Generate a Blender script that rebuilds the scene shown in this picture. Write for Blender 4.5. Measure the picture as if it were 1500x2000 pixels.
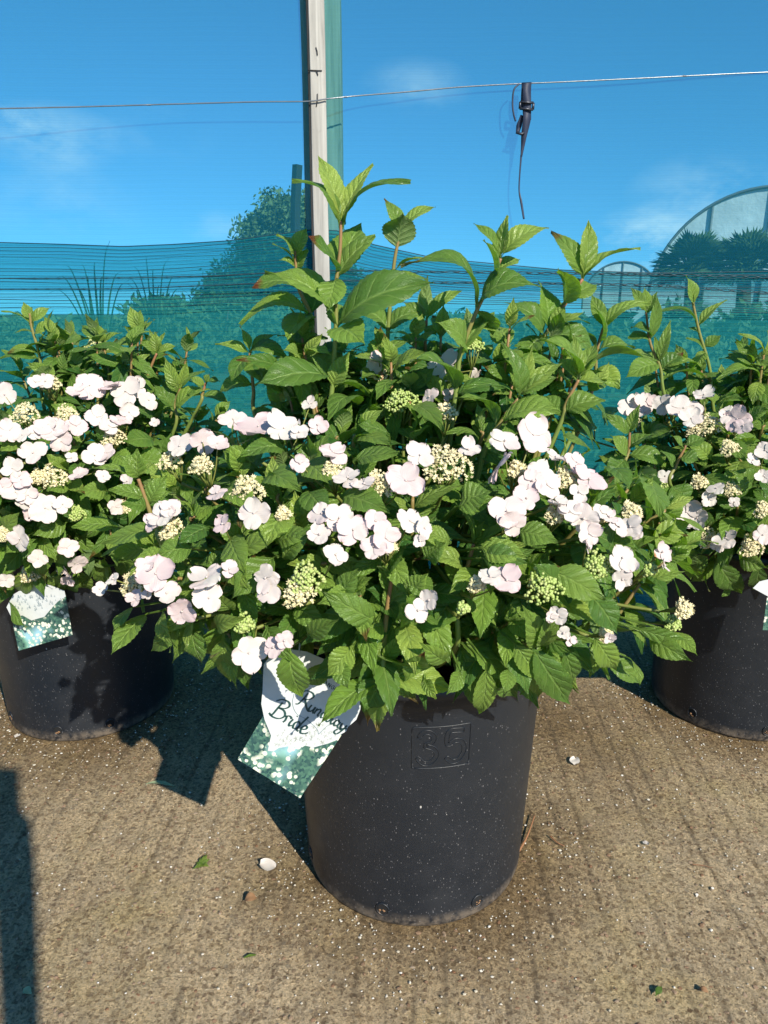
import bpy, math, random
import numpy as np
from mathutils import Vector
random.seed(7); rng = np.random.default_rng(7)
S = bpy.context.scene
COL = S.collection
for o in list(bpy.data.objects): bpy.data.objects.remove(o)

# ------------------------------------------------------------------ camera, sky, sun, exposure
PITCH = math.radians(17.0); F = 1444.0; CAMH = 1.0
SUN_EL = math.radians(35.5); SUN_AZ = math.radians(31.5)   # shadows run away from the camera, 33 degrees to the left
cam_d = bpy.data.cameras.new('camera'); cam = bpy.data.objects.new('camera', cam_d); COL.objects.link(cam)
cam.location = (0, 0, CAMH); cam.rotation_euler = (math.pi/2 - PITCH, 0, 0)
cam_d.sensor_fit = 'VERTICAL'; cam_d.sensor_height = 36; cam_d.lens = 36*F/2000; cam_d.clip_start = .02; cam_d.clip_end = 3000
S.camera = cam
S.view_settings.view_transform = 'Standard'; S.view_settings.look = 'None'
S.view_settings.exposure = 0.60; S.view_settings.gamma = 1
try: S.cycles.transparent_max_bounces = 16; S.cycles.max_bounces = 8
except Exception: pass

W = bpy.data.worlds.new('World'); S.world = W; W.use_nodes = True
nt = W.node_tree; nt.nodes.clear()
def wn(t): return nt.nodes.new(t)
out = wn('ShaderNodeOutputWorld'); bg = wn('ShaderNodeBackground'); sky = wn('ShaderNodeTexSky')
sky.sky_type = 'NISHITA'; sky.sun_disc = False; sky.sun_elevation = SUN_EL
sky.sun_rotation = math.pi - SUN_AZ      # the sun stands behind the camera, to the right
sky.altitude = 900; sky.air_density = 1.0; sky.dust_density = 0.0; sky.ozone_density = 6.0
bg.inputs['Strength'].default_value = 0.096
geo = wn('ShaderNodeTexCoord')
# the field beyond the netting falls away below eye level: carry the horizon sky on down behind it
sxyz = wn('ShaderNodeSeparateXYZ'); cxyz = wn('ShaderNodeCombineXYZ'); zmax = wn('ShaderNodeMapRange'); zmax.inputs['From Min'].default_value = 0; zmax.inputs['From Max'].default_value = 1; zmax.inputs['To Min'].default_value = .10; zmax.inputs['To Max'].default_value = 1.0; zmax.clamp = True
nt.links.new(geo.outputs['Generated'], sxyz.inputs[0]); nt.links.new(sxyz.outputs[0], cxyz.inputs[0]); nt.links.new(sxyz.outputs[1], cxyz.inputs[1])
nt.links.new(sxyz.outputs[2], zmax.inputs[0]); nt.links.new(zmax.outputs[0], cxyz.inputs[2]); nt.links.new(cxyz.outputs[0], sky.inputs['Vector'])
noise = wn('ShaderNodeTexNoise'); noise.inputs['Scale'].default_value = 9; noise.inputs['Detail'].default_value = 7; noise.inputs['Roughness'].default_value = .62
mp = wn('ShaderNodeMapping'); mp.inputs['Scale'].default_value = (1, 1, 2.0)
nt.links.new(geo.outputs['Generated'], mp.inputs['Vector']); nt.links.new(mp.outputs[0], noise.inputs['Vector'])
def ray(px, py):
    r = (px-750)/F; u = -(py-1000)/F
    c, s = math.cos(PITCH), math.sin(PITCH)
    return Vector((r, c+u*s, -s+u*c))
acc = None
for (px, py, rad, amt) in [(95,270,.085,.55),(30,235,.05,.35),(810,170,.07,.35),(1390,375,.10,.45),(1300,470,.10,.9),(1215,520,.07,.8),(430,445,.05,.5),(110,390,.12,.22),(1240,440,.05,.35),(300,260,.08,.15)]:
    d = ray(px, py).normalized()
    sub = wn('ShaderNodeVectorMath'); sub.operation = 'SUBTRACT'; sub.inputs[1].default_value = d
    nt.links.new(geo.outputs['Generated'], sub.inputs[0])
    mm = wn('ShaderNodeVectorMath'); mm.operation = 'MULTIPLY'; mm.inputs[1].default_value = (1, 1, 2.1); nt.links.new(sub.outputs[0], mm.inputs[0])
    ln = wn('ShaderNodeVectorMath'); ln.operation = 'LENGTH'; nt.links.new(mm.outputs[0], ln.inputs[0])
    mr = wn('ShaderNodeMapRange'); mr.inputs['From Min'].default_value = 0; mr.inputs['From Max'].default_value = rad
    mr.inputs['To Min'].default_value = amt; mr.inputs['To Max'].default_value = 0; nt.links.new(ln.outputs['Value'], mr.inputs['Value'])
    if acc is None: acc = mr.outputs[0]
    else:
        ad = wn('ShaderNodeMath'); ad.operation = 'ADD'; nt.links.new(acc, ad.inputs[0]); nt.links.new(mr.outputs[0], ad.inputs[1]); acc = ad.outputs[0]
nr = wn('ShaderNodeMapRange'); nr.inputs['From Min'].default_value = .40; nr.inputs['From Max'].default_value = .66
nt.links.new(noise.outputs['Fac'], nr.inputs['Value'])
mu = wn('ShaderNodeMath'); mu.operation = 'MULTIPLY'; mu.use_clamp = True
nt.links.new(acc, mu.inputs[0]); nt.links.new(nr.outputs[0], mu.inputs[1])
mx = wn('ShaderNodeMixRGB'); mx.inputs['Color2'].default_value = (8, 8.4, 9.0, 1)
nt.links.new(mu.outputs[0], mx.inputs['Fac']); tintn = wn('ShaderNodeMixRGB'); tintn.blend_type = 'MULTIPLY'; tintn.inputs[0].default_value = 1; tintn.inputs['Color2'].default_value = (.74, 1.15, 1.20, 1)
nt.links.new(sky.outputs[0], tintn.inputs['Color1']); nt.links.new(tintn.outputs[0], mx.inputs['Color1'])
nt.links.new(mx.outputs[0], bg.inputs['Color']); nt.links.new(bg.outputs[0], out.inputs['Surface'])

sun_d = bpy.data.lights.new('sun', 'SUN'); sun_d.energy = 5.0; sun_d.angle = math.radians(.53); sun_d.color = (1.0, .93, .80)
sun = bpy.data.objects.new('sun', sun_d); COL.objects.link(sun)
sd = Vector((-math.sin(SUN_AZ)*math.cos(SUN_EL), math.cos(SUN_AZ)*math.cos(SUN_EL), -math.sin(SUN_EL)))
sun.rotation_euler = sd.to_track_quat('-Z', 'Y').to_euler(); sun.location = (3, -4, 5)

# ------------------------------------------------------------------ helpers
def P(px, py, Y):
    d = ray(px, py); t = Y/d.y
    return np.array([d.x*t, Y, CAMH+d.z*t])
def proj(p):
    x,y,z=p[0],p[1],p[2]-CAMH; c,s_=math.cos(PITCH),math.sin(PITCH); D=y*c-z*s_; return 750+F*x/D, 1000-F*(y*s_+z*c)/D
def vec(*a): return np.array(a, float)
def unit(v):
    n = np.linalg.norm(v); return v/n if n > 1e-9 else v
def mpp(Y): return (Y*math.cos(PITCH)+.12)/F     # metres per photo pixel at forward distance Y (about)

class MB:
    """collects verts / faces / uv / colour attribute"""
    def __init__(s): s.v=[]; s.f=[]; s.uv=[]; s.c=[]; s.n=0
    def add(s, v, f, uv=None, c=(0,.5,0)):
        v = np.asarray(v, float); n = len(v)
        s.v.append(v); s.f.append((np.asarray(f)+s.n, ))
        s.uv.append(np.zeros((n,2)) if uv is None else np.asarray(uv, float))
        c = np.asarray(c, float)
        if c.ndim == 1: c = np.tile(c, (n,1))
        s.c.append(c); s.n += n
    def build(s, name, m, parent=None, origin=(0,0,0), smooth=True):
        me = bpy.data.meshes.new(name)
        if s.n:
            V = np.concatenate(s.v)-np.asarray(origin, float)
            faces=[]
            for (f,) in s.f: faces.extend(f.tolist())
            me.from_pydata(V.tolist(), [], faces)
            UV = np.concatenate(s.uv); C = np.concatenate(s.c)
            uvl = me.uv_layers.new(name='UVMap')
            idx = np.empty(len(me.loops), dtype=np.int32); me.loops.foreach_get('vertex_index', idx)
            uvl.data.foreach_set('uv', UV[idx].astype(np.float32).ravel())
            ca = me.color_attributes.new('tint', 'FLOAT_COLOR', 'POINT')
            ca.data.foreach_set('color', np.c_[C, np.ones(len(C))].astype(np.float32).ravel())
            if smooth: me.polygons.foreach_set('use_smooth', [True]*len(me.polygons))
        me.materials.append(m); me.update()
        o = bpy.data.objects.new(name, me); COL.objects.link(o)
        if parent is not None: o.parent = parent
        else: o.location = origin
        return o
def tag(o, label=None, cat=None, group=None, kind=None):
    if label: o['label']=label
    if cat: o['category']=cat
    if group: o['group']=group
    if kind: o['kind']=kind
    return o
def empty(name, loc):
    o = bpy.data.objects.new(name, None); COL.objects.link(o); o.location = tuple(loc); o.empty_display_size=.05; return o
def grid_faces(nr_, nc, wrap=False):
    f=[]
    for i in range(nr_-1):
        for j in range(nc if wrap else nc-1):
            j2=(j+1)%nc
            f.append((i*nc+j, i*nc+j2, (i+1)*nc+j2, (i+1)*nc+j))
    return np.array(f)
_gf={}
def gf(a,b,w=False):
    k=(a,b,w)
    if k not in _gf: _gf[k]=grid_faces(a,b,w)
    return _gf[k]
def smooth_path(pts, n):
    pts=[np.asarray(p,float) for p in pts]
    if len(pts)<3:
        return np.array([pts[0]+(pts[-1]-pts[0])*t for t in np.linspace(0,1,n)])
    P_=[2*pts[0]-pts[1]]+pts+[2*pts[-1]-pts[-2]]
    res=[]; m=len(pts)-1
    for q in np.linspace(0,m-1e-6,n):
        i=int(q); t=q-i; a,b,c,d=P_[i:i+4]
        res.append(.5*((2*b)+(c-a)*t+(2*a-5*b+4*c-d)*t*t+(3*b-a-3*c+d)*t**3))
    return np.array(res)
def tube(mb, path, rad, k=6, c=(0,.5,0), cap=True):
    path=np.asarray(path,float); n=len(path)
    rad=np.broadcast_to(np.asarray(rad,float),(n,))
    tang=np.gradient(path,axis=0); tang/=np.maximum(np.linalg.norm(tang,axis=1,keepdims=True),1e-9)
    ref=vec(0,0,1) if abs(tang[0][2])<.8 else vec(1,0,0)
    V=[];s=unit(np.cross(tang[0],ref))
    ang=np.linspace(0,2*math.pi,k,endpoint=False)
    for i in range(n):
        s=unit(s-tang[i]*np.dot(s,tang[i])); b=np.cross(tang[i],s)
        V.append(path[i]+rad[i]*(np.cos(ang)[:,None]*s+np.sin(ang)[:,None]*b))
    V=np.concatenate(V)
    cc=np.asarray(c,float)
    if cc.ndim==2: cc=np.repeat(cc,k,axis=0)
    f=gf(n,k,True)
    uv=np.c_[np.repeat(np.linspace(0,1,n),k),np.tile(np.linspace(0,1,k),n)]
    mb.add(V,f,uv,cc)
    if cap:
        base=mb.n-n*k
        mb.f.append((np.array([list(range(base+k-1,base-1,-1))]),)); mb.f.append((np.array([list(range(mb.n-k,mb.n))]),))
def box(mb, x0,x1,y0,y1,z0,z1,c=(0,.5,0)):
    v=[(x,y,z) for x in (x0,x1) for y in (y0,y1) for z in (z0,z1)]
    f=[(0,1,3,2),(4,6,7,5),(0,4,5,1),(2,3,7,6),(0,2,6,4),(1,5,7,3)]
    mb.add(v,f,None,c)

# ------------------------------------------------------------------ materials
def mat(name):
    m=bpy.data.materials.new(name); m.use_nodes=True; t=m.node_tree; t.nodes.clear()
    o=t.nodes.new('ShaderNodeOutputMaterial'); return m,t,o
class N:
    def __init__(s,t): s.t=t
    def n(s,ty,**kw):
        x=s.t.nodes.new(ty)
        for k,v in kw.items(): setattr(x,k,v)
        return x
    def l(s,a,b): s.t.links.new(a,b)
    def val(s,sock,v):
        if hasattr(v,'links') or hasattr(v,'is_linked'): s.l(v,sock)
        else: sock.default_value=v
    def math(s,op,a,b=0.0,c=None,clamp=False):
        x=s.n('ShaderNodeMath',operation=op,use_clamp=clamp); s.val(x.inputs[0],a); s.val(x.inputs[1],b)
        if c is not None: s.val(x.inputs[2],c)
        return x.outputs[0]
    def mix(s,fac,a,b,mode='MIX'):
        x=s.n('ShaderNodeMixRGB',blend_type=mode); s.val(x.inputs[0],fac)
        for i,q in ((1,a),(2,b)):
            if isinstance(q,tuple): x.inputs[i].default_value=(*q,1) if len(q)==3 else q
            else: s.l(q,x.inputs[i])
        return x.outputs[0]
    def noise(s,vecs,scale,detail=4,rough=.55,dist=0):
        x=s.n('ShaderNodeTexNoise'); x.inputs['Scale'].default_value=scale; x.inputs['Detail'].default_value=detail
        x.inputs['Roughness'].default_value=rough; x.inputs['Distortion'].default_value=dist; s.l(vecs,x.inputs['Vector']); return x.outputs['Fac']
    def vor(s,vecs,scale,feature='F1',rand=1):
        x=s.n('ShaderNodeTexVoronoi',feature=feature); x.inputs['Scale'].default_value=scale; x.inputs['Randomness'].default_value=rand; s.l(vecs,x.inputs['Vector']); return x
    def ramp(s,f,a,b,lo=0.,hi=1.):
        x=s.n('ShaderNodeMapRange'); x.clamp=True
        s.val(x.inputs['Value'],f); x.inputs['From Min'].default_value=a; x.inputs['From Max'].default_value=b
        x.inputs['To Min'].default_value=lo; x.inputs['To Max'].default_value=hi; return x.outputs[0]
    def bump(s,h,strength,dist,nrm=None):
        x=s.n('ShaderNodeBump'); x.inputs['Strength'].default_value=strength; x.inputs['Distance'].default_value=dist; s.l(h,x.inputs['Height'])
        if nrm is not None: s.l(nrm,x.inputs['Normal'])
        return x.outputs[0]
    def pri(s,color,rough,nrm=None,spec=.5,**kw):
        x=s.n('ShaderNodeBsdfPrincipled')
        if isinstance(color,tuple): x.inputs['Base Color'].default_value=(*color,1)
        else: s.l(color,x.inputs['Base Color'])
        s.val(x.inputs['Roughness'],rough); s.val(x.inputs['Specular IOR Level'],spec)
        if nrm is not None: s.l(nrm,x.inputs['Normal'])
        return x
    def obj(s): return s.n('ShaderNodeTexCoord').outputs['Object']
    def tint(s):
        a=s.n('ShaderNodeAttribute'); a.attribute_name='tint'; sp=s.n('ShaderNodeSeparateColor'); s.l(a.outputs['Color'],sp.inputs[0]); return sp.outputs

def leaf_material():
    m,t,o=mat('hydrangea leaf'); n=N(t)
    uv=n.n('ShaderNodeUVMap'); uv.uv_map='UVMap'; sp=n.n('ShaderNodeSeparateXYZ'); n.l(uv.outputs[0],sp.inputs[0])
    u,v=sp.outputs[0],sp.outputs[1]
    av=n.math('MULTIPLY',n.math('ABSOLUTE',n.math('SUBTRACT',v,.5)),2.0)
    side=n.math('MULTIPLY',n.math('GREATER_THAN',v,.5),.4)
    sv=n.math('SUBTRACT',n.math('POWER',u,.9),n.math('MULTIPLY',n.math('POWER',av,.7),.25))
    fr=n.math('FRACT',n.math('ADD',n.math('MULTIPLY',sv,n.math('ADD',5.2,n.math('MULTIPLY',n.tint()[1],2.2))),side))
    dv=n.math('ABSOLUTE',n.math('SUBTRACT',fr,.5))      # .5 at a vein
    vein=n.math('MULTIPLY',n.ramp(dv,.40,.49),n.ramp(av,1.0,.35))
    mid=n.ramp(av,.10,.03)
    obj=n.obj()
    cross=n.vor(obj,420,'DISTANCE_TO_EDGE').outputs['Distance']
    net=n.ramp(cross,.10,.02)
    allv=n.math('MAXIMUM',mid,n.math('MAXIMUM',n.math('MULTIPLY',vein,.75),n.math('MULTIPLY',net,.16)))
    tr=n.tint()
    old=n.mix(tr[1],(.032,.115,.022),(.155,.285,.042))
    young=n.mix(tr[1],(.21,.33,.055),(.34,.44,.10))
    base=n.mix(tr[0],old,young)
    bl=n.noise(obj,38,3); base=n.mix(n.ramp(bl,.35,.75,0,.45),base,n.mix(1.0,base,(1.35,1.25,.9),'MULTIPLY'))
    pa=n.ramp(n.noise(obj,11,4,.6),.50,.72); base=n.mix(n.math('MULTIPLY',pa,.35),base,n.mix(1.0,base,(1.7,1.35,.9),'MULTIPLY'))
    col=n.mix(n.math('MULTIPLY',allv,.38),base,(.32,.46,.12))
    # brown withered tips
    br=n.math('MULTIPLY',tr[2],n.ramp(n.math('ADD',u,n.math('MULTIPLY',n.noise(obj,90,3),.35)),.92,1.06))
    col=n.mix(br,col,(.16,.055,.02))
    g=n.n('ShaderNodeNewGeometry'); col2=n.mix(n.math('MULTIPLY',g.outputs['Backfacing'],.55),col,(.24,.33,.14))
    h=n.math('SUBTRACT',n.math('MULTIPLY',n.ramp(dv,.5,.0),.75),n.math('ADD',n.math('MULTIPLY',allv,.8),n.math('MULTIPLY',net,.35)))
    nb=n.bump(h,1.0,.0015)
    p=n.pri(col2,n.ramp(bl,.3,.7,.34,.50),nb,.42)
    tl=n.n('ShaderNodeBsdfTranslucent'); n.l(n.mix(1.0,col,(1.5,1.9,.45),'MULTIPLY'),tl.inputs[0]); n.l(nb,tl.inputs['Normal'])
    mxs=n.n('ShaderNodeMixShader'); mxs.inputs[0].default_value=.30; n.l(p.outputs[0],mxs.inputs[1]); n.l(tl.outputs[0],mxs.inputs[2])
    n.l(mxs.outputs[0],o.inputs[0]); return m
def petal_material():
    m,t,o=mat('white petal'); n=N(t)
    uv=n.n('ShaderNodeUVMap'); uv.uv_map='UVMap'; sp=n.n('ShaderNodeSeparateXYZ'); n.l(uv.outputs[0],sp.inputs[0])
    tr=n.tint()
    base=n.mix(n.math('MULTIPLY',tr[0],.8),(.63,.59,.535),(.63,.49,.495))
    edge=n.ramp(sp.outputs[0],.55,1.0,0,.35); base=n.mix(n.math('MULTIPLY',edge,tr[0]),base,(.70,.45,.50))
    base=n.mix(n.math('MULTIPLY',tr[2],n.ramp(n.math('ADD',sp.outputs[0],n.math('MULTIPLY',n.noise(n.obj(),130,3),.5)),.95,1.15)),base,(.42,.17,.05))
    # fine veins fanning out from the claw
    ve=n.math('SINE',n.math('MULTIPLY',sp.outputs[1],60.0))
    h=n.math('ADD',n.math('MULTIPLY',ve,.3),n.noise(n.obj(),120,3))
    nb=n.bump(h,.22,.0007)
    p=n.pri(base,.55,nb,.25)
    tl=n.n('ShaderNodeBsdfTranslucent'); n.l(base,tl.inputs[0]); n.l(nb,tl.inputs['Normal'])
    mxs=n.n('ShaderNodeMixShader'); mxs.inputs[0].default_value=.22; n.l(p.outputs[0],mxs.inputs[1]); n.l(tl.outputs[0],mxs.inputs[2])
    n.l(mxs.outputs[0],o.inputs[0]); return m
def tint_mat(name,a,b,rough=.5,spec=.35,young=None,sss=0):
    m,t,o=mat(name); n=N(t); tr=n.tint(); c=n.mix(tr[0],a,b)
    c=n.mix(n.math('MULTIPLY',n.noise(n.obj(),160,3),.35),c,n.mix(1.0,c,(.6,.6,.6),'MULTIPLY'))
    c=n.mix(tr[2],c,(.20,.085,.035))
    p=n.pri(c,rough,n.bump(n.noise(n.obj(),300,2),.2,.0005),spec); n.l(p.outputs[0],o.inputs[0]); return m
M={}
M['leaf']=leaf_material(); M['petal']=petal_material()
M['stem']=tint_mat('stem',(.16,.22,.045),(.30,.13,.07),.5)
M['bud']=tint_mat('flower bud',(.34,.44,.12),(.74,.64,.40),.5)

def pot_material():
    m,t,o=mat('black nursery pot plastic'); n=N(t); ob=n.obj()
    sp=n.n('ShaderNodeSeparateXYZ'); n.l(ob,sp.inputs[0])
    low=n.ramp(sp.outputs[2],.42,.02,.25,1.0)
    mpn=n.n('ShaderNodeMapping'); mpn.inputs['Scale'].default_value=(1,1,.55); n.l(ob,mpn.inputs[0])
    v=n.vor(mpn.outputs[0],380); cell=n.n('ShaderNodeSeparateColor'); n.l(v.outputs['Color'],cell.inputs[0])
    sel=n.math('GREATER_THAN',cell.outputs[0],n.ramp(low,0,1,.97,.62))
    sz=n.ramp(cell.outputs[1],0,1,.08,.34)
    speck=n.math('MULTIPLY',sel,n.math('LESS_THAN',v.outputs['Distance'],sz))
    v2=n.vor(mpn.outputs[0],75); c2=n.n('ShaderNodeSeparateColor'); n.l(v2.outputs['Color'],c2.inputs[0])
    big=n.math('MULTIPLY',n.math('GREATER_THAN',c2.outputs[0],.96),n.math('LESS_THAN',v2.outputs['Distance'],.10))
    film=n.math('MULTIPLY',n.ramp(n.noise(ob,14,6,.7),.45,.75),low)
    base=n.mix(n.math('MULTIPLY',film,.22),(.010,.013,.018),(.045,.043,.043))
    foot=n.math('MULTIPLY',n.ramp(sp.outputs[2],.030,.004),n.ramp(n.noise(ob,60,4,.7),.35,.6))
    base=n.mix(n.math('MULTIPLY',foot,.75),base,(.24,.19,.14))
    base=n.mix(n.math('MULTIPLY',speck,n.ramp(cell.outputs[2],0,1,.10,.55)),base,(.26,.25,.25))
    base=n.mix(big,base,(.42,.40,.37))
    nb=n.bump(n.math('ADD',n.noise(ob,420,3),n.math('MULTIPLY',n.noise(ob,9,2),2.0)),.18,.0012)
    p=n.pri(base,n.ramp(film,0,1,.42,.62),nb,.5); n.l(p.outputs[0],o.inputs[0]); return m
M['pot']=pot_material()
def simple(name,c,rough=.6,bumpscale=None,bd=.001,spec=.5,metal=0,var=.3,vs=20):
    m,t,o=mat(name); n=N(t); ob=n.obj()
    col=n.mix(n.ramp(n.noise(ob,vs,5,.65),.35,.7),c,tuple(x*(1-var) for x in c))
    nb=n.bump(n.noise(ob,bumpscale or vs*6,4),.5,bd)
    p=n.pri(col,rough,nb,spec); p.inputs['Metallic'].default_value=metal; n.l(p.outputs[0],o.inputs[0]); return m
M['dryleaf']=simple('dry leaf brown',(.24,.13,.06),.8,60,.001,vs=60)
M['soil']=simple('compost',(.035,.022,.014),.95,200,.004)
M['hole']=simple('dark hollow',(.006,.006,.006),.9)
M['wire']=simple('galvanised wire',(.30,.33,.36),.35,metal=.7)
M['strap']=simple('dark blue webbing strap',(.018,.028,.060),.55,900,.0006)
M['buckle']=simple('black steel buckle',(.05,.055,.07),.35,metal=.6)
M['card']=simple('tag card white',(.50,.52,.52),.32,60,.0003,var=.10,vs=60)
M['ink']=simple('dark green ink',(.012,.05,.045),.4)
M['greyink']=simple('grey ink',(.16,.22,.25),.4)
M['cord']=simple('net edge cord',(.004,.045,.065),.6)

def wood_material(name,c1,c2,knots=True,dirt=.5):
    m,t,o=mat(name); n=N(t); ob=n.obj()
    mpn=n.n('ShaderNodeMapping'); mpn.inputs['Scale'].default_value=(60,60,2.2); n.l(ob,mpn.inputs[0])
    g=n.noise(mpn.outputs[0],1.0,6,.65,.6)
    d=n.noise(ob,14,6,.7)
    c=n.mix(n.ramp(g,.35,.68),c1,c2); c=n.mix(n.ramp(d,.60,.80,0,dirt),c,(.10,.09,.075))
    nb=n.bump(g,.6,.0012); p=n.pri(c,.75,nb,.2); n.l(p.outputs[0],o.inputs[0]); return m
M['whitewood']=wood_material('weathered pale batten',(.47,.46,.42),(.27,.26,.235))
M['greywood']=wood_material('weathered post',(.44,.42,.32),(.22,.23,.17))
M['darkwood']=wood_material('dark timber',(.05,.05,.05),(.03,.03,.03))
M['shadow_caster']=wood_material('painted board',(.10,.11,.10),(.07,.08,.07))

def net_material(name,col,op,lines,lamp,tr):
    m,t,o=mat(name); n=N(t); ob=n.obj(); sp=n.n('ShaderNodeSeparateXYZ'); n.l(ob,sp.inputs[0])
    wob=n.math('MULTIPLY',n.noise(ob,2.2,3),.02)
    z=n.math('ADD',sp.outputs[2],wob)
    w1=n.math('SINE',n.math('MULTIPLY',z,2*math.pi/lines))
    w2=n.math('SINE',n.math('MULTIPLY',z,2*math.pi/(lines*2.37)))
    x1=n.math('SINE',n.math('MULTIPLY',sp.outputs[0],2*math.pi/.0063))
    big=n.ramp(n.noise(ob,.9,4,.6),.3,.7,-.045,.045)
    fine=n.noise(ob,210,2)
    f=n.math('ADD',op,n.math('ADD',n.math('MULTIPLY',w1,lamp),n.math('ADD',n.math('MULTIPLY',w2,lamp*.7),n.math('MULTIPLY',x1,lamp*.12))))
    f=n.math('ADD',f,big); f=n.math('ADD',f,n.math('MULTIPLY',n.math('SUBTRACT',fine,.5),lamp*1.5),clamp=True)
    d=n.n('ShaderNodeBsdfDiffuse'); d.inputs[0].default_value=(*col,1)
    tl=n.n('ShaderNodeBsdfTranslucent'); tl.inputs[0].default_value=(*col,1)
    m1=n.n('ShaderNodeMixShader'); m1.inputs[0].default_value=.35; n.l(d.outputs[0],m1.inputs[1]); n.l(tl.outputs[0],m1.inputs[2])
    tp=n.n('ShaderNodeBsdfTransparent'); tp.inputs[0].default_value=(*tr,1); m2=n.n('ShaderNodeMixShader'); n.l(f,m2.inputs[0]); n.l(tp.outputs[0],m2.inputs[1]); n.l(m1.outputs[0],m2.inputs[2])
    n.l(m2.outputs[0],o.inputs[0]); return m
M['net']=net_material('upper windbreak netting',(.02,.24,.36),.26,.0062,.016,(.58,.86,.90))
M['net2']=net_material('lower windbreak netting',(.018,.235,.255),.58,.0075,.05,(.46,.90,.95))

def ground_material():
    m,t,o=mat('ridged concrete'); n=N(t)
    ob=n.obj(); sp=n.n('ShaderNodeSeparateXYZ'); n.l(ob,sp.inputs[0])
    X,Y=sp.outputs[0],sp.outputs[1]
    big=n.noise(ob,2.6,6,.65); med=n.noise(ob,22,6,.7); fine=n.noise(ob,120,6,.85); grit=n.noise(ob,380,4,.8); vg=n.noise(ob,240,5,.9)
    col=n.mix(n.ramp(big,.35,.68),(.86,.665,.41),(.62,.465,.27))
    col=n.mix(n.ramp(med,.40,.72,0,.55),col,(.40,.335,.25))
    col=n.mix(n.ramp(fine,.52,.64,0,.8),col,(.17,.12,.07))
    col=n.mix(n.ramp(grit,.52,.66,0,.7),col,(.66,.56,.42)); col=n.mix(n.ramp(vg,.54,.62,0,.85),col,(.16,.115,.07))
    va=n.vor(ob,165); vac=n.n('ShaderNodeSeparateColor'); n.l(va.outputs['Color'],vac.inputs[0])
    wb=n.vor(ob,330); wbc=n.n('ShaderNodeSeparateColor'); n.l(wb.outputs['Color'],wbc.inputs[0])
    dark=n.mix(1.0,col,(.50,.45,.40),'MULTIPLY'); lite=n.mix(1.0,col,(1.35,1.32,1.28),'MULTIPLY')
    col=n.mix(n.ramp(vac.outputs[0],.60,.95,0,.75),n.mix(n.ramp(wbc.outputs[1],.45,.95,0,.75),col,lite),dark)
    v=n.vor(ob,95); vc=n.n('ShaderNodeSeparateColor'); n.l(v.outputs['Color'],vc.inputs[0])
    peb=n.math('MULTIPLY',n.math('GREATER_THAN',vc.outputs[0],.66),n.ramp(v.outputs['Distance'],.36,.30))
    pc=n.mix(vc.outputs[1],(.17,.085,.045),(.42,.36,.27))
    col=n.mix(n.math('MULTIPLY',peb,.55),col,pc)
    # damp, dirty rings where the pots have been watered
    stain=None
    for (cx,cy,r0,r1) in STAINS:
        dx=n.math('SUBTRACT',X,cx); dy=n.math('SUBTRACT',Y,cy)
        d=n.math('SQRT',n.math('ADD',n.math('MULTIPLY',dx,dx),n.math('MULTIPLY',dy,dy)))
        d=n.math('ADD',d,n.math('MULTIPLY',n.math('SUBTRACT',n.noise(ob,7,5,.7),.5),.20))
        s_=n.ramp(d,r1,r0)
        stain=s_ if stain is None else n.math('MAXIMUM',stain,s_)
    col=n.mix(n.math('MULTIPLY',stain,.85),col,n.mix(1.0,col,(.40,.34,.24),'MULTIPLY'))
    moss=n.math('MULTIPLY',n.ramp(n.noise(ob,3.7,5,.6),.50,.72),.35)
    col=n.mix(moss,col,n.mix(1.0,col,(.85,.88,.45),'MULTIPLY'))
    # tamped ridges running front to back
    xw=n.math('ADD',X,n.math('ADD',n.math('MULTIPLY',n.noise(ob,2.0,6),.055),n.math('MULTIPLY',Y,-.05)))
    st=n.n('ShaderNodeMapping'); st.inputs['Scale'].default_value=(1,.10,1); n.l(ob,st.inputs[0])
    ra=n.noise(st.outputs[0],30,4,.65,.4); rb=n.math('SINE',n.math('MULTIPLY',xw,2*math.pi/.044))
    groove=n.math('MULTIPLY',n.ramp(rb,-.62,-1.0),n.ramp(ra,.40,.60))
    col=n.mix(n.math('MULTIPLY',groove,.42),col,(.085,.06,.035))
    h=n.math('ADD',n.math('MULTIPLY',rb,.30),n.math('MULTIPLY',ra,1.3))
    h=n.math('SUBTRACT',h,n.math('MULTIPLY',groove,.7))
    h=n.math('ADD',h,n.math('MULTIPLY',med,1.6)); h=n.math('ADD',h,n.math('MULTIPLY',fine,1.3)); h=n.math('ADD',h,n.math('MULTIPLY',grit,1.1))
    h=n.math('ADD',h,n.math('MULTIPLY',peb,.45)); h=n.math('ADD',h,n.math('ADD',n.math('MULTIPLY',vac.outputs[1],.55),n.math('MULTIPLY',wbc.outputs[0],.35))); h=n.math('SUBTRACT',h,n.math('MULTIPLY',n.ramp(vg,.5,.64),1.3))
    nb=n.bump(h,1.0,.0070)
    p=n.pri(col,n.ramp(stain,0,1,.88,.62),nb,.25); n.l(p.outputs[0],o.inputs[0]); return m

POTS={'mid':(.056,1.148),'left':(-.736,1.66),'right':(.885,1.66)}
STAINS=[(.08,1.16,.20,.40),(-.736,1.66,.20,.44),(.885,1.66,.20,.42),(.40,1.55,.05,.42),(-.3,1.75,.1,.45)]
M['ground']=ground_material()
M['turf']=simple('rough grass ground',(.05,.085,.025),.95,40,.02,vs=3)
M['foliage_far']=tint_mat('distant foliage',(.03,.07,.022),(.10,.16,.05),.7)
M['bark']=simple('bark',(.10,.08,.06),.9,60,.01)
M['reed']=tint_mat('reed blade',(.035,.065,.016),(.07,.10,.03),.6)

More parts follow.
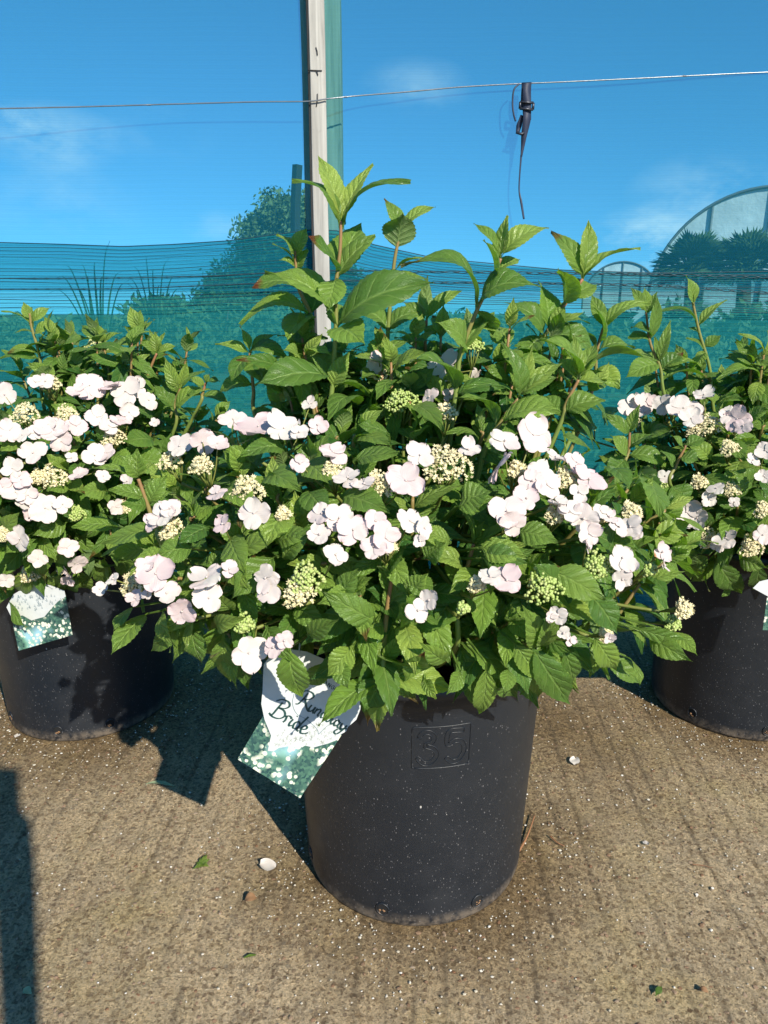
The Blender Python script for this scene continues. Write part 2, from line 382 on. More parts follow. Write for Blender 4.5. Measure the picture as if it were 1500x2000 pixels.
# ------------------------------------------------------------------ setting
mb=MB()
gx=np.linspace(-3,3,361); gy=np.linspace(-1.5,2.6,247)
XX,YY=np.meshgrid(gx,gy)
ZZ=.0011*np.sin(2*math.pi*(XX-.05*YY+.012*np.sin(YY*3))/.052)*(.5+.5*np.sin(XX*7+YY*2.3))+.0012*np.sin(XX*23+3*np.sin(YY*9))*np.sin(YY*17)
mb.add(np.c_[XX.ravel(),YY.ravel(),ZZ.ravel()-.0012],gf(247,361))
o=mb.build('concrete_ground',M['ground']); tag(o,kind='structure')
mb=MB(); R_=900
gz=lambda Y:-.012-.035*(Y-2.6)
mb.add([(-R_,2.6,-.012),(R_,2.6,-.012),(R_,R_*2,gz(R_*2)),(-R_,R_*2,gz(R_*2))],[(0,1,2,3)])
o=mb.build('grass_ground',M['turf']); tag(o,kind='structure')
mb=MB(); mb.add([(-R_,-R_,-.014),(R_,-R_,-.014),(R_,2.602,-.014),(-R_,2.602,-.014)],[(0,1,2,3)])
o=mb.build('yard_ground',M['ground']); tag(o,kind='structure')

# ------------------------------------------------------------------ windbreak netting
NETY=2.20
def net_sheet(name,m,xs,zlo,zhi,Y0,amp,nz=26,label=None):
    b=MB(); V=[];nx=len(xs)
    for j in range(nz):
        t=j/(nz-1)
        for i,x in enumerate(xs):
            z=zlo(x)*(1-t)+zhi(x)*t
            y=Y0+amp*(math.sin(x*3.1+z*.7)*.6+math.sin(x*7.3-z*2)*.3+math.sin(z*4+x)*.4)
            V.append((x,y,z))
    b.add(V,gf(nz,nx)); return b
xs=np.linspace(-4.2,4.2,160)
def px_curve(pts,Y):
    q=[P(px,py,Y) for px,py in pts]; X=[p[0] for p in q]; Z=[p[2] for p in q]
    return lambda x:float(np.interp(x,X,Z))
top2=px_curve([(-900,470),(0,475),(120,477),(240,483),(340,477),(450,470),(545,458),(610,448),(665,452),(730,478),(800,495),(850,506),(1000,520),(1100,528),(1270,532),(1500,530),(2400,530)],NETY+.02)
net_root=empty('windbreak_netting',(0,NETY,0)); tag(net_root,'turquoise windbreak netting stretched on timber posts behind the potted shrubs','netting')
b=net_sheet('upper_sheet',None,xs,lambda x:.985,lambda x:2.9,NETY,.006); b.build('upper_sheet',M['net'],net_root,(0,NETY,0))
b=net_sheet('lower_sheet',None,xs,lambda x:.0,top2,NETY+.02,.006,30); b.build('lower_sheet',M['net2'],net_root,(0,NETY,0))
# looped selvedges and the thicker gathered threads between them
def cord_curve(pts,Y,n=420):
    q=[P(a,c,Y) for a,c in pts]; X=[p[0] for p in q]; Z=[p[2] for p in q]
    xx=np.linspace(X[0],X[-1],n); return np.c_[xx,np.full(n,Y),np.interp(xx,X,Z)]
for pts in ([(-300,546),(0,544),(250,543),(420,539),(560,531),(680,528),(830,531),(1000,533),(1270,536),(1500,541),(1800,545)],
            [(-300,566),(0,565),(250,564),(420,557),(560,551),(680,548),(830,552),(1000,553),(1270,557),(1500,572),(1800,578)]):
    b=MB(); base=cord_curve(pts,NETY-.012,900); ph=base[:,0]/.034*math.pi
    env=np.abs(np.sin(ph))**.8*np.clip(.6+.5*np.sin(base[:,0]*1.7),.15,1)
    for s in (1,-1):
        q=base.copy(); q[:,2]+=s*.0032*env; tube(b,q,.0011+.0012*(1-np.abs(np.sin(ph)))**2,4)
    b.build('looped_selvedge',M['cord'],net_root,(0,NETY,0))
b=MB()
k0=[(-300,474),(0,475),(120,477),(240,483),(340,477),(450,470),(545,458),(610,448),(665,452),(730,478),(850,506),(1000,520),(1100,528),(1270,532),(1500,531),(1800,531)]
k1=[(-300,600),(0,600),(120,600),(240,600),(340,598),(450,592),(545,588),(610,586),(665,586),(730,588),(850,592),(1000,596),(1100,600),(1270,604),(1500,612),(1800,616)]
for i,t in enumerate(np.linspace(0,1,19)**1.0):
    pts=[(a[0],a[1]*(1-t)+c[1]*t+random.uniform(-1.5,1.5)) for a,c in zip(k0,k1)]
    q=cord_curve(pts,NETY-.009,120); q[:,2]+=.0006*np.sin(q[:,0]*(5+i))
    tube(b,q,.0013 if i==0 else random.choice((.0004,.0006,.0009)),4)
b.build('gathered_thread',M['cord'],net_root,(0,NETY,0))

# timber post behind the net and the pale batten nailed in front
def plank(name,m,pxl,pxr,Y,z0,z1,th,parent=None,org=(0,0,0),ptop=0):
    xl=P(pxl,ptop,Y)[0]; xr=P(pxr,ptop,Y)[0]
    b=MB(); nz=30
    for (x0,x1,y0,y1) in [(xl,xr,Y,Y+th)]:
        V=[];
        for z in np.linspace(z0,z1,nz):
            w=.0008*math.sin(z*9)
            ch=.002
            for (x,y) in ((x0+ch,y0),(x1-ch,y0),(x1,y0+ch),(x1,y1-ch),(x1-ch,y1),(x0+ch,y1),(x0,y1-ch),(x0,y0+ch)): V.append((x+w,y,z))
        b.add(V,gf(nz,8,True)); b.f.append((np.array([list(range(7,-1,-1))]),)); b.f.append((np.array([list(range(nz*8-8,nz*8))]),))
    return b.build(name,m,parent,org,smooth=False)
pr=empty('timber_post',(0,NETY+.06,0)); tag(pr,'weathered square timber post standing behind the netting, left of centre','post')
plank('post',M['greywood'],585,663,NETY+.035,0,2.9,.09,pr,(0,NETY+.06,0))
br_=empty('pale_batten',(0,NETY-.03,0)); tag(br_,'pale weathered vertical wooden batten nailed over the netting','batten')
plank('batten',M['whitewood'],601,632,NETY-.040,0,2.9,.022,br_,(0,NETY-.03,0))
plank('dark_edge_strip',M['darkwood'],596.5,600.8,NETY-.036,0,2.9,.02,br_,(0,NETY-.03,0))
for (x0,y0,x1,y1) in [(601,137,629,138),(617,138,621,147),(617,92,620,108),(620,183,618,208)]:
    b=MB(); tube(b,[P(x0,y0,NETY-.0415),P((x0+x1)/2+1,(y0+y1)/2,NETY-.0425),P(x1,y1,NETY-.0415)],.0013,5)
    b.build('staple',M['darkwood'],br_,(0,NETY-.03,0))
# leaning dark stake behind the netting
b=MB(); tube(b,[P(579,640,NETY+.5),P(577,480,NETY+.5),P(577,400,NETY+.5),P(581,322,NETY+.5)],[.017]*4,4)
o=b.build('leaning_stake',M['darkwood'],None,smooth=False); tag(o,'short dark wooden stake leaning behind the netting left of the post','stake')

# wire and hanging strap
b=MB()
wp=[(-500,222,2.10),(0,212,2.127),(180,208,2.140),(350,203,2.150),(500,199,2.153),(600,198,2.154),(640,193,2.155),(700,187,2.172),(800,179,2.180),(900,170,2.184),(1005,164,2.187),(1100,160,2.189),(1250,153,2.191),(1350,148,2.193),(1500,141,2.194),(2000,120,2.195)]
path=smooth_path([P(*w) for w in wp],200); tube(b,path,.0017,6)
# short tie twists
for x in (285,672,1040,1346):
    i=int(np.argmin(abs(path[:,0]-P(x,190,2.15)[0]))); c=path[i]
    q=[c+vec((t-.5)*.010,.0022*math.cos(t*25),.0022*math.sin(t*25)) for t in np.linspace(0,1,24)]; tube(b,q,.0006,4)
o=b.build('fence_wire',M['wire']); tag(o,'thin galvanised wire strung across in front of the netting','wire')
st=empty('ratchet_strap',P(1028,165,2.17)); tag(st,'dark webbing strap with buckle hanging from the wire','strap'); so=np.array(st.location)
def ribbon(b,pts,widths,Y,th=.0012):
    q=smooth_path([P(x,y,Y+dy) for x,y,dy in pts],40); w=np.interp(np.linspace(0,1,40),np.linspace(0,1,len(widths)),widths)*mpp(Y)*.40
    t_=np.gradient(q,axis=0); V=[]
    for i in range(40):
        a=unit(t_[i]); tw=.25*math.sin(i*.2); s=unit(np.cross(a,vec(0,-1,0)))*math.cos(tw)+vec(0,-1,0)*math.sin(tw); nn=unit(np.cross(s,a))
        for k in ((-1,0),(1,0),(1,1),(-1,1)): V.append(q[i]+s*w[i]*k[0]+nn*th*k[1])
    b.add(V,gf(40,4,True)); b.f.append((np.array([[b.n-160,b.n-159,b.n-158,b.n-157]]),)); b.f.append((np.array([[b.n-4,b.n-3,b.n-2,b.n-1]]),))
b=MB(); ribbon(b,[(1029,161,-.004),(1029,185,-.006),(1029,215,-.004),(1030,235,0)],[20,18,18,17],2.165)
ribbon(b,[(1024,162,.010),(1022,190,.012),(1022,212,.008)],[12,10,10],2.165)
b.build('upper_loop',M['strap'],st,so)
b=MB(); ribbon(b,[(1030,205,-.004),(1029,232,-.006),(1024,262,-.003),(1021,285,0),(1018,306,0)],[17,18,13,8,4],2.165)
ribbon(b,[(1020,225,0),(1014,245,.004),(1010,262,.002)],[8,12,7],2.165)
ribbon(b,[(1018,303,0),(1015,340,0),(1014,372,.002),(1018,395,0),(1023,428,0)],[4,3,3,5,4],2.165)
b.build('tail',M['strap'],st,so)
b=MB(); tube(b,smooth_path([P(1014,164,2.165),P(1004,175,2.16),P(1001,200,2.16),P(1003,222,2.16),P(1007,237,2.163)],24),.0022,6); b.build('cord_end',M['strap'],st,so)
b=MB()
c=[P(1016,199,2.155),P(1042,201,2.155),P(1041,214,2.155),P(1015,212,2.155)]
for i in range(4): tube(b,[c[i],(c[i]+c[(i+1)%4])/2,c[(i+1)%4]],.0034,6)
tube(b,[P(1008,258,2.158),P(1018,262,2.158),P(1024,259,2.158)],.0035,6)
b.build('buckle',M['buckle'],st,so)

# ------------------------------------------------------------------ things beyond the netting
def leaf_cloud(b,c,r,n,size,flat=1.0):
    c=np.asarray(c,float); r=np.asarray(r,float)
    d=rng.normal(size=(n,3)); d/=np.linalg.norm(d,axis=1,keepdims=True)
    rad=rng.random(n)**.33
    lump=1+.22*np.sin(d[:,0]*5+c[0])*np.sin(d[:,2]*6+1)+.12*np.sin(d[:,1]*11+d[:,2]*9)
    p=c+d*r*(rad*lump)[:,None]
    a=rng.normal(size=(n,3)); a/=np.linalg.norm(a,axis=1,keepdims=True); q=rng.normal(size=(n,3)); q=np.cross(a,q); q/=np.linalg.norm(q,axis=1,keepdims=True)
    s=size*(.6+.8*rng.random(n))[:,None]
    V=np.stack([p-a*s,p+q*s*.45,p+a*s,p-q*s*.45],1).reshape(-1,3)
    f=np.arange(4*n).reshape(-1,4)
    g=np.repeat(np.clip(rng.random(n)*.6+(d[:,2]*.3+.2),0,1),4)
    b.add(V,f,None,np.c_[g,np.full(4*n,.5),np.zeros(4*n)])
def far_tree(px,pyt,Y,w,label,n=5000,size=.12,base_py=None,name='broadleaf_tree',cat='tree'):
    top=P(px,pyt,Y); x=top[0]; g_=gz(Y); h=top[2]-g_
    r=empty(name,(x,Y,g_)); tag(r,label,cat,None)
    ww=w*mpp(Y)/2
    b=MB(); cz=h*.58
    for k in range(6):
        leaf_cloud(b,(x+random.uniform(-.45,.45)*ww,Y+random.uniform(-.4,.4)*ww,cz+random.uniform(-.30,.16)*h),(ww*.62,ww*.6,h*.28),n//7,size)
    leaf_cloud(b,(x,Y,h*.72),(ww*.55,ww*.5,h*.28),n//6,size)
    b.build('crown',M['foliage_far'],r,(x,Y,0),smooth=False)
    b=MB(); tube(b,[(x,Y,0),(x+.03*h,Y,h*.3),(x-.02*h,Y,h*.65)],[.05*h,.035*h,.012*h],7)
    for k in range(5):
        a=k*1.3; tube(b,[(x,Y,h*.3),(x+ww*.3*math.cos(a),Y+ww*.3*math.sin(a),h*.5),(x+ww*.6*math.cos(a),Y+ww*.6*math.sin(a),h*.68)],[.02*h,.012*h,.004*h],5)
    b.build('trunk',M['bark'],r,(x,Y,0))
far_tree(560,372,14,330,'tall rounded tree beyond the netting, beside the timber post',42000,.048)
far_tree(610,420,15,160,'tree beyond the netting hidden partly by the post',3000,.12)
for (px,py,Y,w,lab) in [(430,545,12,140,'low dark bush beyond the netting below the tall tree'),(330,575,9,190,'wide dark bush beyond the netting, behind the reeds'),
        (180,640,9,190,'low bush beyond the netting above the left shrub'),(30,618,11,170,'bush beyond the netting at the left edge'),(520,585,8,190,'dark bush beyond the netting behind the pale batten'),
        (720,600,9,190,'bush beyond the netting behind the tallest shoots'),(900,610,10,200,'bush beyond the netting right of the tallest shoots'),(1040,600,8,120,'small bush beyond the netting in the middle right'),
        (1190,605,9,200,'bush beyond the netting under the small polytunnel'),(1330,590,7,210,'dark bush beyond the netting below the palm'),(1470,590,8,210,'dark bush beyond the netting at the right edge')]:
    far_tree(px,py,Y,w,lab,6000,.05 if Y>8 else .045,name='bush',cat='bush')
b=MB(); leaf_cloud(b,(0,42,-1.5),(60,3,.95),9000,.3); o=b.build('far_hedge_belt',M['foliage_far'],smooth=False); tag(o,'far dark belt of hedge beyond the netting','hedge',kind='stuff')
b=MB()
for k in range(34):
    x=-3.2+k*.2+random.uniform(-.1,.1); leaf_cloud(b,(x,4.6+random.uniform(-.5,.5),.0),(.35,.35,random.uniform(.3,.55)),420,.045)
o=b.build('rough_undergrowth',M['foliage_far'],smooth=False); tag(o,'rough low weeds growing just beyond the netting','undergrowth',kind='stuff')
# reeds
def reed_clump(pts,label):
    c=P(pts[0][0],pts[0][1],4.2); r=empty('ornamental_grass',(c[0],4.2,0)); tag(r,label,'grass plant','ornamental grasses beyond the netting')
    b=MB()
    for (bx,by,tx,ty,w) in pts:
        B_=P(bx,by,4.2+random.uniform(-.15,.15)); T_=P(tx,ty,4.2+random.uniform(-.3,.3)); B_[2]=min(B_[2],.7)
        mid=(B_*.35+T_*.65)+vec(0,0,.10+.1*abs(T_[0]-B_[0])); q=smooth_path([B_*.999,mid*.5+B_*.5+vec(0,0,.05),mid,T_],16)
        V=[];ww=np.linspace(w,.3,16)*mpp(4.2)/2
        for i in range(16): V+= [q[i]+vec(-ww[i],0,0),q[i]+vec(0,-.004,0),q[i]+vec(ww[i],0,0)]
        b.add(V,gf(16,3),None,(random.random(),.5,0))
    b.build('blades',M['reed'],r,(c[0],4.2,0))
reed_clump([(180,660,105,545,5),(185,660,120,520,5),(190,660,160,515,5),(195,660,185,512,6),(200,660,215,470,4),(205,660,240,530,5),(190,660,135,560,4),(210,660,265,565,4),(176,660,90,575,4),(198,660,205,545,6),(183,660,172,540,5)],'clump of tall reedy grass beyond the netting at far left')
reed_clump([(300,660,262,520,4),(300,660,285,500,4),(305,660,300,525,5),(310,660,330,505,4),(315,660,350,540,5),(300,660,245,550,4),(312,660,370,575,4),(306,660,315,560,5)],'clump of tall reedy grass beyond the netting in front of the bush')
# palm
def palm(px,py,Y,r_,label,n=60):
    c=P(px,py,Y); rt=empty('palm_tree',(c[0],Y,0)); g_=gz(Y); tag(rt,label,'palm','palms beyond the netting')
    b=MB(); tube(b,[(c[0],Y,g_),(c[0]+.05,Y,c[2]*.5),(c[0],Y,c[2])],[.10,.09,.07],8); b.build('trunk',M['bark'],rt,(c[0],Y,0))
    b=MB()
    for k in range(n):
        a=k*2.399; el=random.uniform(-.3,1.3); d=vec(math.cos(a)*math.cos(el),math.sin(a)*math.cos(el),math.sin(el))
        L_=r_*random.uniform(.45,.6); hub=c+d*L_; tube(b,[c,c+d*L_*.5,hub],.012,4,(.5,.5,0))
        s=unit(np.cross(d,vec(0,0,1))); u_=np.cross(s,d)
        for j in range(15):
            th=(j/14-.5)*2.6; dd=d*math.cos(th)+s*math.sin(th)
            ll=r_*.62*(.75+.25*math.cos(th)); w=.024; sw=np.cross(dd,u_)
            tip=hub+dd*ll+vec(0,0,-.12*ll*random.uniform(.5,2)); m_=hub+dd*ll*.5
            b.add([hub,m_+sw*w,tip,m_-sw*w],[(0,1,2,3)],None,(random.random()*.7,.5,0))
    b.build('fronds',M['foliage_far'],rt,(c[0],Y,0),smooth=False)
palm(1352,530,8.5,.42,'bushy fan palm beyond the netting in front of the large polytunnel')
palm(1455,528,8.5,.42,'fan palm beyond the netting nearest the right edge')
# polytunnels
def tunnel(px,pyt,Y,rad,length,label):
    t_=P(px,pyt,Y); x=t_[0]; h=t_[2]; wall=h-rad
    r=empty('polytunnel',(x,Y,0)); tag(r,label,'polytunnel')
    ang=np.linspace(0,math.pi,33); prof=[(rad,gz(Y+length))]+[(rad*math.cos(a),wall+rad*math.sin(a)) for a in ang]+[(-rad,gz(Y+length))]
    ax=unit(vec(x*1.08,Y,0)); sx=vec(ax[1],-ax[0],0); o_=vec(x,Y,0)
    b=MB(); V=[]; ys=np.linspace(0,length,13)
    for y in ys:
        for (a,z) in prof: V.append(o_+ax*y+sx*a+vec(0,0,z))
    b.add(V,gf(13,len(prof)))
    b.add([o_+ax*.03+sx*a+vec(0,0,z) for a,z in prof],[list(range(len(prof)))])
    b.build('cover',M['poly'],r,(x,Y,0))
    for y in ys[::3]:
        b=MB(); tube(b,[o_+ax*y+sx*a*1.012+vec(0,0,wall+(z-wall)*1.012 if z>0 else 0) for a,z in prof],.035,6); b.build('hoop',M['hoop'],r,(x,Y,0))
    for a in (-.5,0,.5):
        b=MB(); q=o_-ax*.01+sx*a*rad; tube(b,[q,q+vec(0,0,(wall+rad*math.sqrt(1-a*a)*.99))],.03,4); b.build('end_post',M['hoop'],r,(x,Y,0))
M['poly']=simple('milky tunnel film',(.62,.68,.72),.45,3,.05,var=.3,vs=1.2)
M['hoop']=simple('tunnel hoop steel',(.12,.14,.15),.5,var=.2)
tunnel(1512,366,18,2.45,16,'large pale polytunnel beyond the netting at the right edge')
tunnel(1218,512,34,1.6,14,'small distant polytunnel beyond the netting, left of the palms')

# ------------------------------------------------------------------ plant building blocks
NT=27
TT=np.linspace(0,1,NT); UU=np.array([-1,-.72,-.38,0,.38,.72,1.])
def leaf(b,B,T,W,arch=.12,hint=None,fold=.25,young=0.,brown=0.,wave=1.4,twist=0.):
    B=np.asarray(B,float); T=np.asarray(T,float); a=T-B; L=np.linalg.norm(a)
    if L<1e-5: return
    a_=a/L
    if hint is None: hint=vec(rng.normal(0,.25),-.42+rng.normal(0,.22),.85)
    s=np.cross(a_,hint)
    if np.linalg.norm(s)<.15: s=np.cross(a_,vec(.3,-1,.2))
    s=unit(s); n=np.cross(s,a_)
    if twist: s,n=s*math.cos(twist)+n*math.sin(twist), n*math.cos(twist)-s*math.sin(twist)
    t=TT; pet=.07
    q=np.clip((t-pet)/(1-pet),0,1)
    w=np.sin(math.pi*q**.80)**.95*(1-.22*q)*1.12
    w=np.where(q>.74,w*(1-.42*np.sin((q-.74)/.26*math.pi*.5)),w)
    w=np.maximum(w*W/2,.0011*(t<.995))
    tooth=1+.042*np.where(np.arange(NT)%2==0,1,-1)*((q>.12)&(q<.97))
    rec=rng.uniform(.0,.10)*arch*6
    c=B+a*t[:,None]+n*(arch*L*4*t*(1-t)*(1+.35*(.5-t))-rec*.12*L*np.sin(np.clip((t-.55)/.45,0,1)*math.pi)**2)[:,None]
    tang=np.gradient(c,axis=0); tang/=np.linalg.norm(tang,axis=1,keepdims=True)
    nn=np.cross(s,tang); nn/=np.maximum(np.linalg.norm(nn,axis=1,keepdims=True),1e-9)
    ph=rng.random()*6
    V=np.empty((NT,7,3))
    for j,u in enumerate(UU):
        au=abs(u); ww=w*u*(tooth if au==1 else 1)
        lift=fold*w*au-.55*fold*w*au**3
        sv=q-.20*au**.8
        lift=lift+ (.028*W*np.sin(2*math.pi*sv*8+(2.5 if u>0 else 0))*(.35+.65*(au<1))*(au>0)*np.sin(math.pi*q)*.35)
        lift=lift+wave*.05*W*np.sin(q*7+ph+u*1.5)*au
        fwd=np.where(au==1,.012*L,0)
        V[:,j]=c+s*ww[:,None]+nn*lift[:,None]+tang*fwd
    uv=np.empty((NT,7,2)); uv[:,:,0]=q[:,None]; uv[:,:,1]=(UU*.5+.5)[None,:]
    b.add(V.reshape(-1,3),gf(NT,7),uv.reshape(-1,2),(young,rng.random(),brown))
def floret(b,c,n,r,pink=.2,brown=0.,ns=4):
    """one sterile flower: rounded overlapping sepals round a tiny eye"""
    n=unit(n); x=unit(np.cross(n,rng.normal(size=3))); y=np.cross(n,x)
    rot=rng.random()*6.28; A,K=9,7
    for k in range(ns):
        th=rot+k*2*math.pi/ns+rng.normal(0,.10); L=r*rng.uniform(.88,1.10); wd=L*rng.uniform(.98,1.18)*(1 if ns==4 else 1.15)
        d=x*math.cos(th)+y*math.sin(th); e=-x*math.sin(th)+y*math.cos(th)
        cup=rng.uniform(-.35,.75); tilt=rng.uniform(-.15,.55); ph=rng.random()*6
        V=[];UV=[]
        for i in range(A):
            t=i/(A-1)
            t=.5-.5*math.cos(math.pi*(.12+.88*t)); rf=1+.05*math.sin(i*1.9+ph); hw=rf*wd*.505*math.sqrt(max(0,1-((t-.52)/.49)**2)) if t<.995 else wd*.10
            for j in range(K):
                u=j/(K-1)*2-1
                tt=t+(.035*math.sin(u*6+ph)-.05*math.exp(-(u*3)**2))*t*t
                p=c+d*(tt*L)+e*(u*hw)+n*(L*(tilt*t*t*.6+cup*(abs(u)**2)*.30*t-.10*t**3+.07*math.sin(ph+u*5+t*6)*t)+.0022*(k%2)*(.3+t)+.0004*k)
                V.append(p);UV.append((t,(u*.5+.5)))
        b.add(V,gf(A,K),UV,(np.clip(pink+rng.normal(0,.12),0,1),rng.random(),brown if k==0 else 0))
ICO=None
def ico():
    global ICO
    if ICO is None:
        g=(1+5**.5)/2; v=np.array([(-1,g,0),(1,g,0),(-1,-g,0),(1,-g,0),(0,-1,g),(0,1,g),(0,-1,-g),(0,1,-g),(g,0,-1),(g,0,1),(-g,0,-1),(-g,0,1)]); v/=np.linalg.norm(v[0])
        f=np.array([(0,11,5),(0,5,1),(0,1,7),(0,7,10),(0,10,11),(1,5,9),(5,11,4),(11,10,2),(10,7,6),(7,1,8),(3,9,4),(3,4,2),(3,2,6),(3,6,8),(3,8,9),(4,9,5),(2,4,11),(6,2,10),(8,6,7),(9,8,1)])
        ICO=(v,f)
    return ICO
def buds(b,c,n,r,stage):
    """flat-topped cluster of tiny fertile flowers; stage 0 green buds, 1 open cream"""
    n=unit(n); x=unit(np.cross(n,vec(.3,.2,1))); y=np.cross(n,x); iv,if_=ico()
    N_=int(60+r*4300)
    for k in range(N_):
        rr=r*math.sqrt((k+.5)/N_); th=k*2.39996+rng.normal(0,.2)
        lump=.82+.18*math.sin(3*th+5*rr/r)
        p=c+(x*math.cos(th)+y*math.sin(th))*rr*lump+n*(.42*r*(1-(rr/r)**2)+rng.normal(0,.0016))
        s=.0021*rng.uniform(.7,1.25)
        open_=rng.random()<stage*.75
        if open_:
            m=unit(n+rng.normal(0,.5,3)); a=unit(np.cross(m,x+.01)); e=np.cross(m,a); V=[p]
            R2=.0032*rng.uniform(.8,1.2)
            for j in range(10):
                t=j*math.pi/5; rad=R2 if j%2==0 else R2*.42
                V.append(p+(a*math.cos(t)+e*math.sin(t))*rad+m*.0010*(j%2==0))
            b.add(V,[(0,1+j,1+(j+1)%10) for j in range(10)],None,(rng.uniform(.75,1),.5,.25 if rng.random()<.12 else 0))
        else:
            b.add(p+iv*s,if_,None,(np.clip(stage*.8+rng.uniform(-.15,.25),0,1),.5,0))
PL={'mid':dict(c=vec(.035,1.10,.625),r=vec(.455,.33,.205)),
    'left':dict(c=vec(-.75,1.64,.615),r=vec(.44,.36,.245)),
    'right':dict(c=vec(.90,1.64,.60),r=vec(.44,.36,.235))}
UPPER={'mid':(vec(.095,1.20,.855),vec(.30,.12,.125),38),'left':(vec(-.60,1.62,.86),vec(.30,.16,.06),16),'right':(vec(.86,1.60,.85),vec(.32,.16,.05),12)}
def surf(px,py,key,s=1.0):
    c,r=PL[key]['c'],PL[key]['r']*s; o_=vec(0,0,CAMH); d=np.array(ray(px,py))
    a=(d/r); e=(o_-c)/r; A_=a@a; B_=2*a@e; C_=e@e-1; D_=B_*B_-4*A_*C_
    t=(-B_-math.sqrt(D_))/(2*A_) if D_>0 else -B_/(2*A_)
    p=o_+d*t; return p
def outward(p,key):
    q=PL[key]; return unit((p-q['c'])/q['r']**2)
def potify(key,root,org):
    cx,cy=POTS[key]; H=.452; rb,rt=.195,.214; K=96
    prof=[(rb-.008,0.0),(rb-.002,.002),(rb,.008)]+[(rb+(rt-rb)*z/H,z) for z in np.linspace(.02,H-.022,14)]+[(rt+.005,H-.020),(rt+.0065,H-.012),(rt+.006,H-.002),(rt+.003,H),(rt-.002,H-.003),(rt-.004,H-.02),(rt-.006,H-.06)]
    b=MB(); V=[]
    for (r,z) in prof:
        for k in range(K):
            a=2*math.pi*k/K; V.append((cx+r*math.cos(a)*(1+.004*math.sin(2*a+z*3)),cy+r*math.sin(a),z))
    b.add(V,gf(len(prof),K,True)); b.f.append((np.array([list(range(K-1,-1,-1))]),))
    pot=b.build('pot',M['pot'],root,org)
    def on(th,z,off=0):      # th: angle from the camera-facing front, positive to the right
        r=rb+(rt-rb)*z/H+off; return vec(cx+r*math.sin(th),cy-r*math.cos(th),z)
    for th in HOLES[key]:
        b=MB(); z0=.032; rr=.0105
        b.add([on(th,z0,.0012)]+[on(th+math.cos(t)*rr*.85/rb,z0+math.sin(t)*rr,.0012) for t in np.linspace(0,2*math.pi,20,endpoint=False)],[(0,1+i,1+(i+1)%20) for i in range(20)])
        b.build('drain_hole',M['hole'],pot,org)
        b=MB(); tube(b,[on(th+math.cos(t)*rr/rb,z0+math.sin(t)*rr*1.1,.001) for t in np.linspace(0,2*math.pi,25)],.0014,5)
        b.build('hole_rim',M['pot'],pot,org)
        b=MB(); iv,if_=ico()
        for q_ in range(5): b.add(on(th+rng.uniform(-.5,.5)*rr/rb,z0-rr*rng.uniform(.1,.7),.001)+iv*rng.uniform(.0012,.0026)*vec(1.3,.7,1),if_,None,(rng.random(),.5,0))
        b.build('compost_crumbs',M['dryleaf'],pot,org)
    b=MB(); th=np.linspace(0,2*math.pi,48,endpoint=False)
    V=[(cx,cy,H-.04)]
    for rr in (.07,.14,.208):
        for a in th: V.append((cx+rr*math.cos(a),cy+rr*math.sin(a),H-.045+random.uniform(-.006,.006)))
    f=[(0,1+i,1+(i+1)%48) for i in range(48)]; b.add(V,[(x[0],x[1],x[2]) for x in f])
    b.f.append((gf(3,48,True)+1,)); b.build('compost',M['soil'],root,org)
    return pot,on
HOLES={'mid':(-.30,.52,-1.25,1.6),'left':(-.03,.55,-.8),'right':(-.06,.55,-.9)}

def make_shoot(root,org,key,stem,leaves,rad=.0042,basepull=True):
    """stem: [(px,py,Y)...] from low to tip; leaves: (bx,by,tx,ty,w,dz,arch,young[,brown])"""
    b=MB(); pts=[P(*s) for s in stem]
    cx,cy=POTS[key]; p0=pts[0]
    start=vec(cx+(p0[0]-cx)*.30,cy+(p0[1]-cy)*.3,.41)
    if basepull: mid=start*.45+p0*.55; mid[2]-=.01; pts=[start,mid]+pts
    n=10*len(pts); q=smooth_path(pts,n); rr=np.linspace(rad*1.15,rad*.55,n)
    red=np.clip((np.linspace(0,1,n)-.50)*2.2,0,1)*random.uniform(.6,1)
    nodes=np.zeros(n)
    tube(b,q,rr,8,np.c_[red,np.full(n,.5),np.zeros(n)])
    sh=b.build('shoot',M['stem'],root,org)
    Ys=[s[2] for s in stem]; pys=[s[1] for s in stem]
    b=MB()
    for L_ in leaves:
        bx,by,tx,ty,w,dz,arch,yg=L_[:8]; brn=L_[8] if len(L_)>8 else (0.7 if random.random()<.10 else 0)
        Yb=float(np.interp(-by,[-y for y in pys],Ys))
        B_=P(bx,by,Yb)
        # start at the stem itself
        i=int(np.argmin(np.linalg.norm(q-B_,axis=1)));
        if np.linalg.norm(q[i]-B_)<.02: B_=q[i]
        T_=P(tx,ty,Yb+dz)
        leaf(b,B_,T_,w*1.08*mpp(Yb),arch,None,random.uniform(.35,.75),np.clip(yg*.72+random.uniform(-.12,.12),0,1),brn)
        nodes_w=.001
    return sh,b
def finish_foliage(sh,b,org): 
    o=b.build('foliage',M['leaf'],sh,org); return o
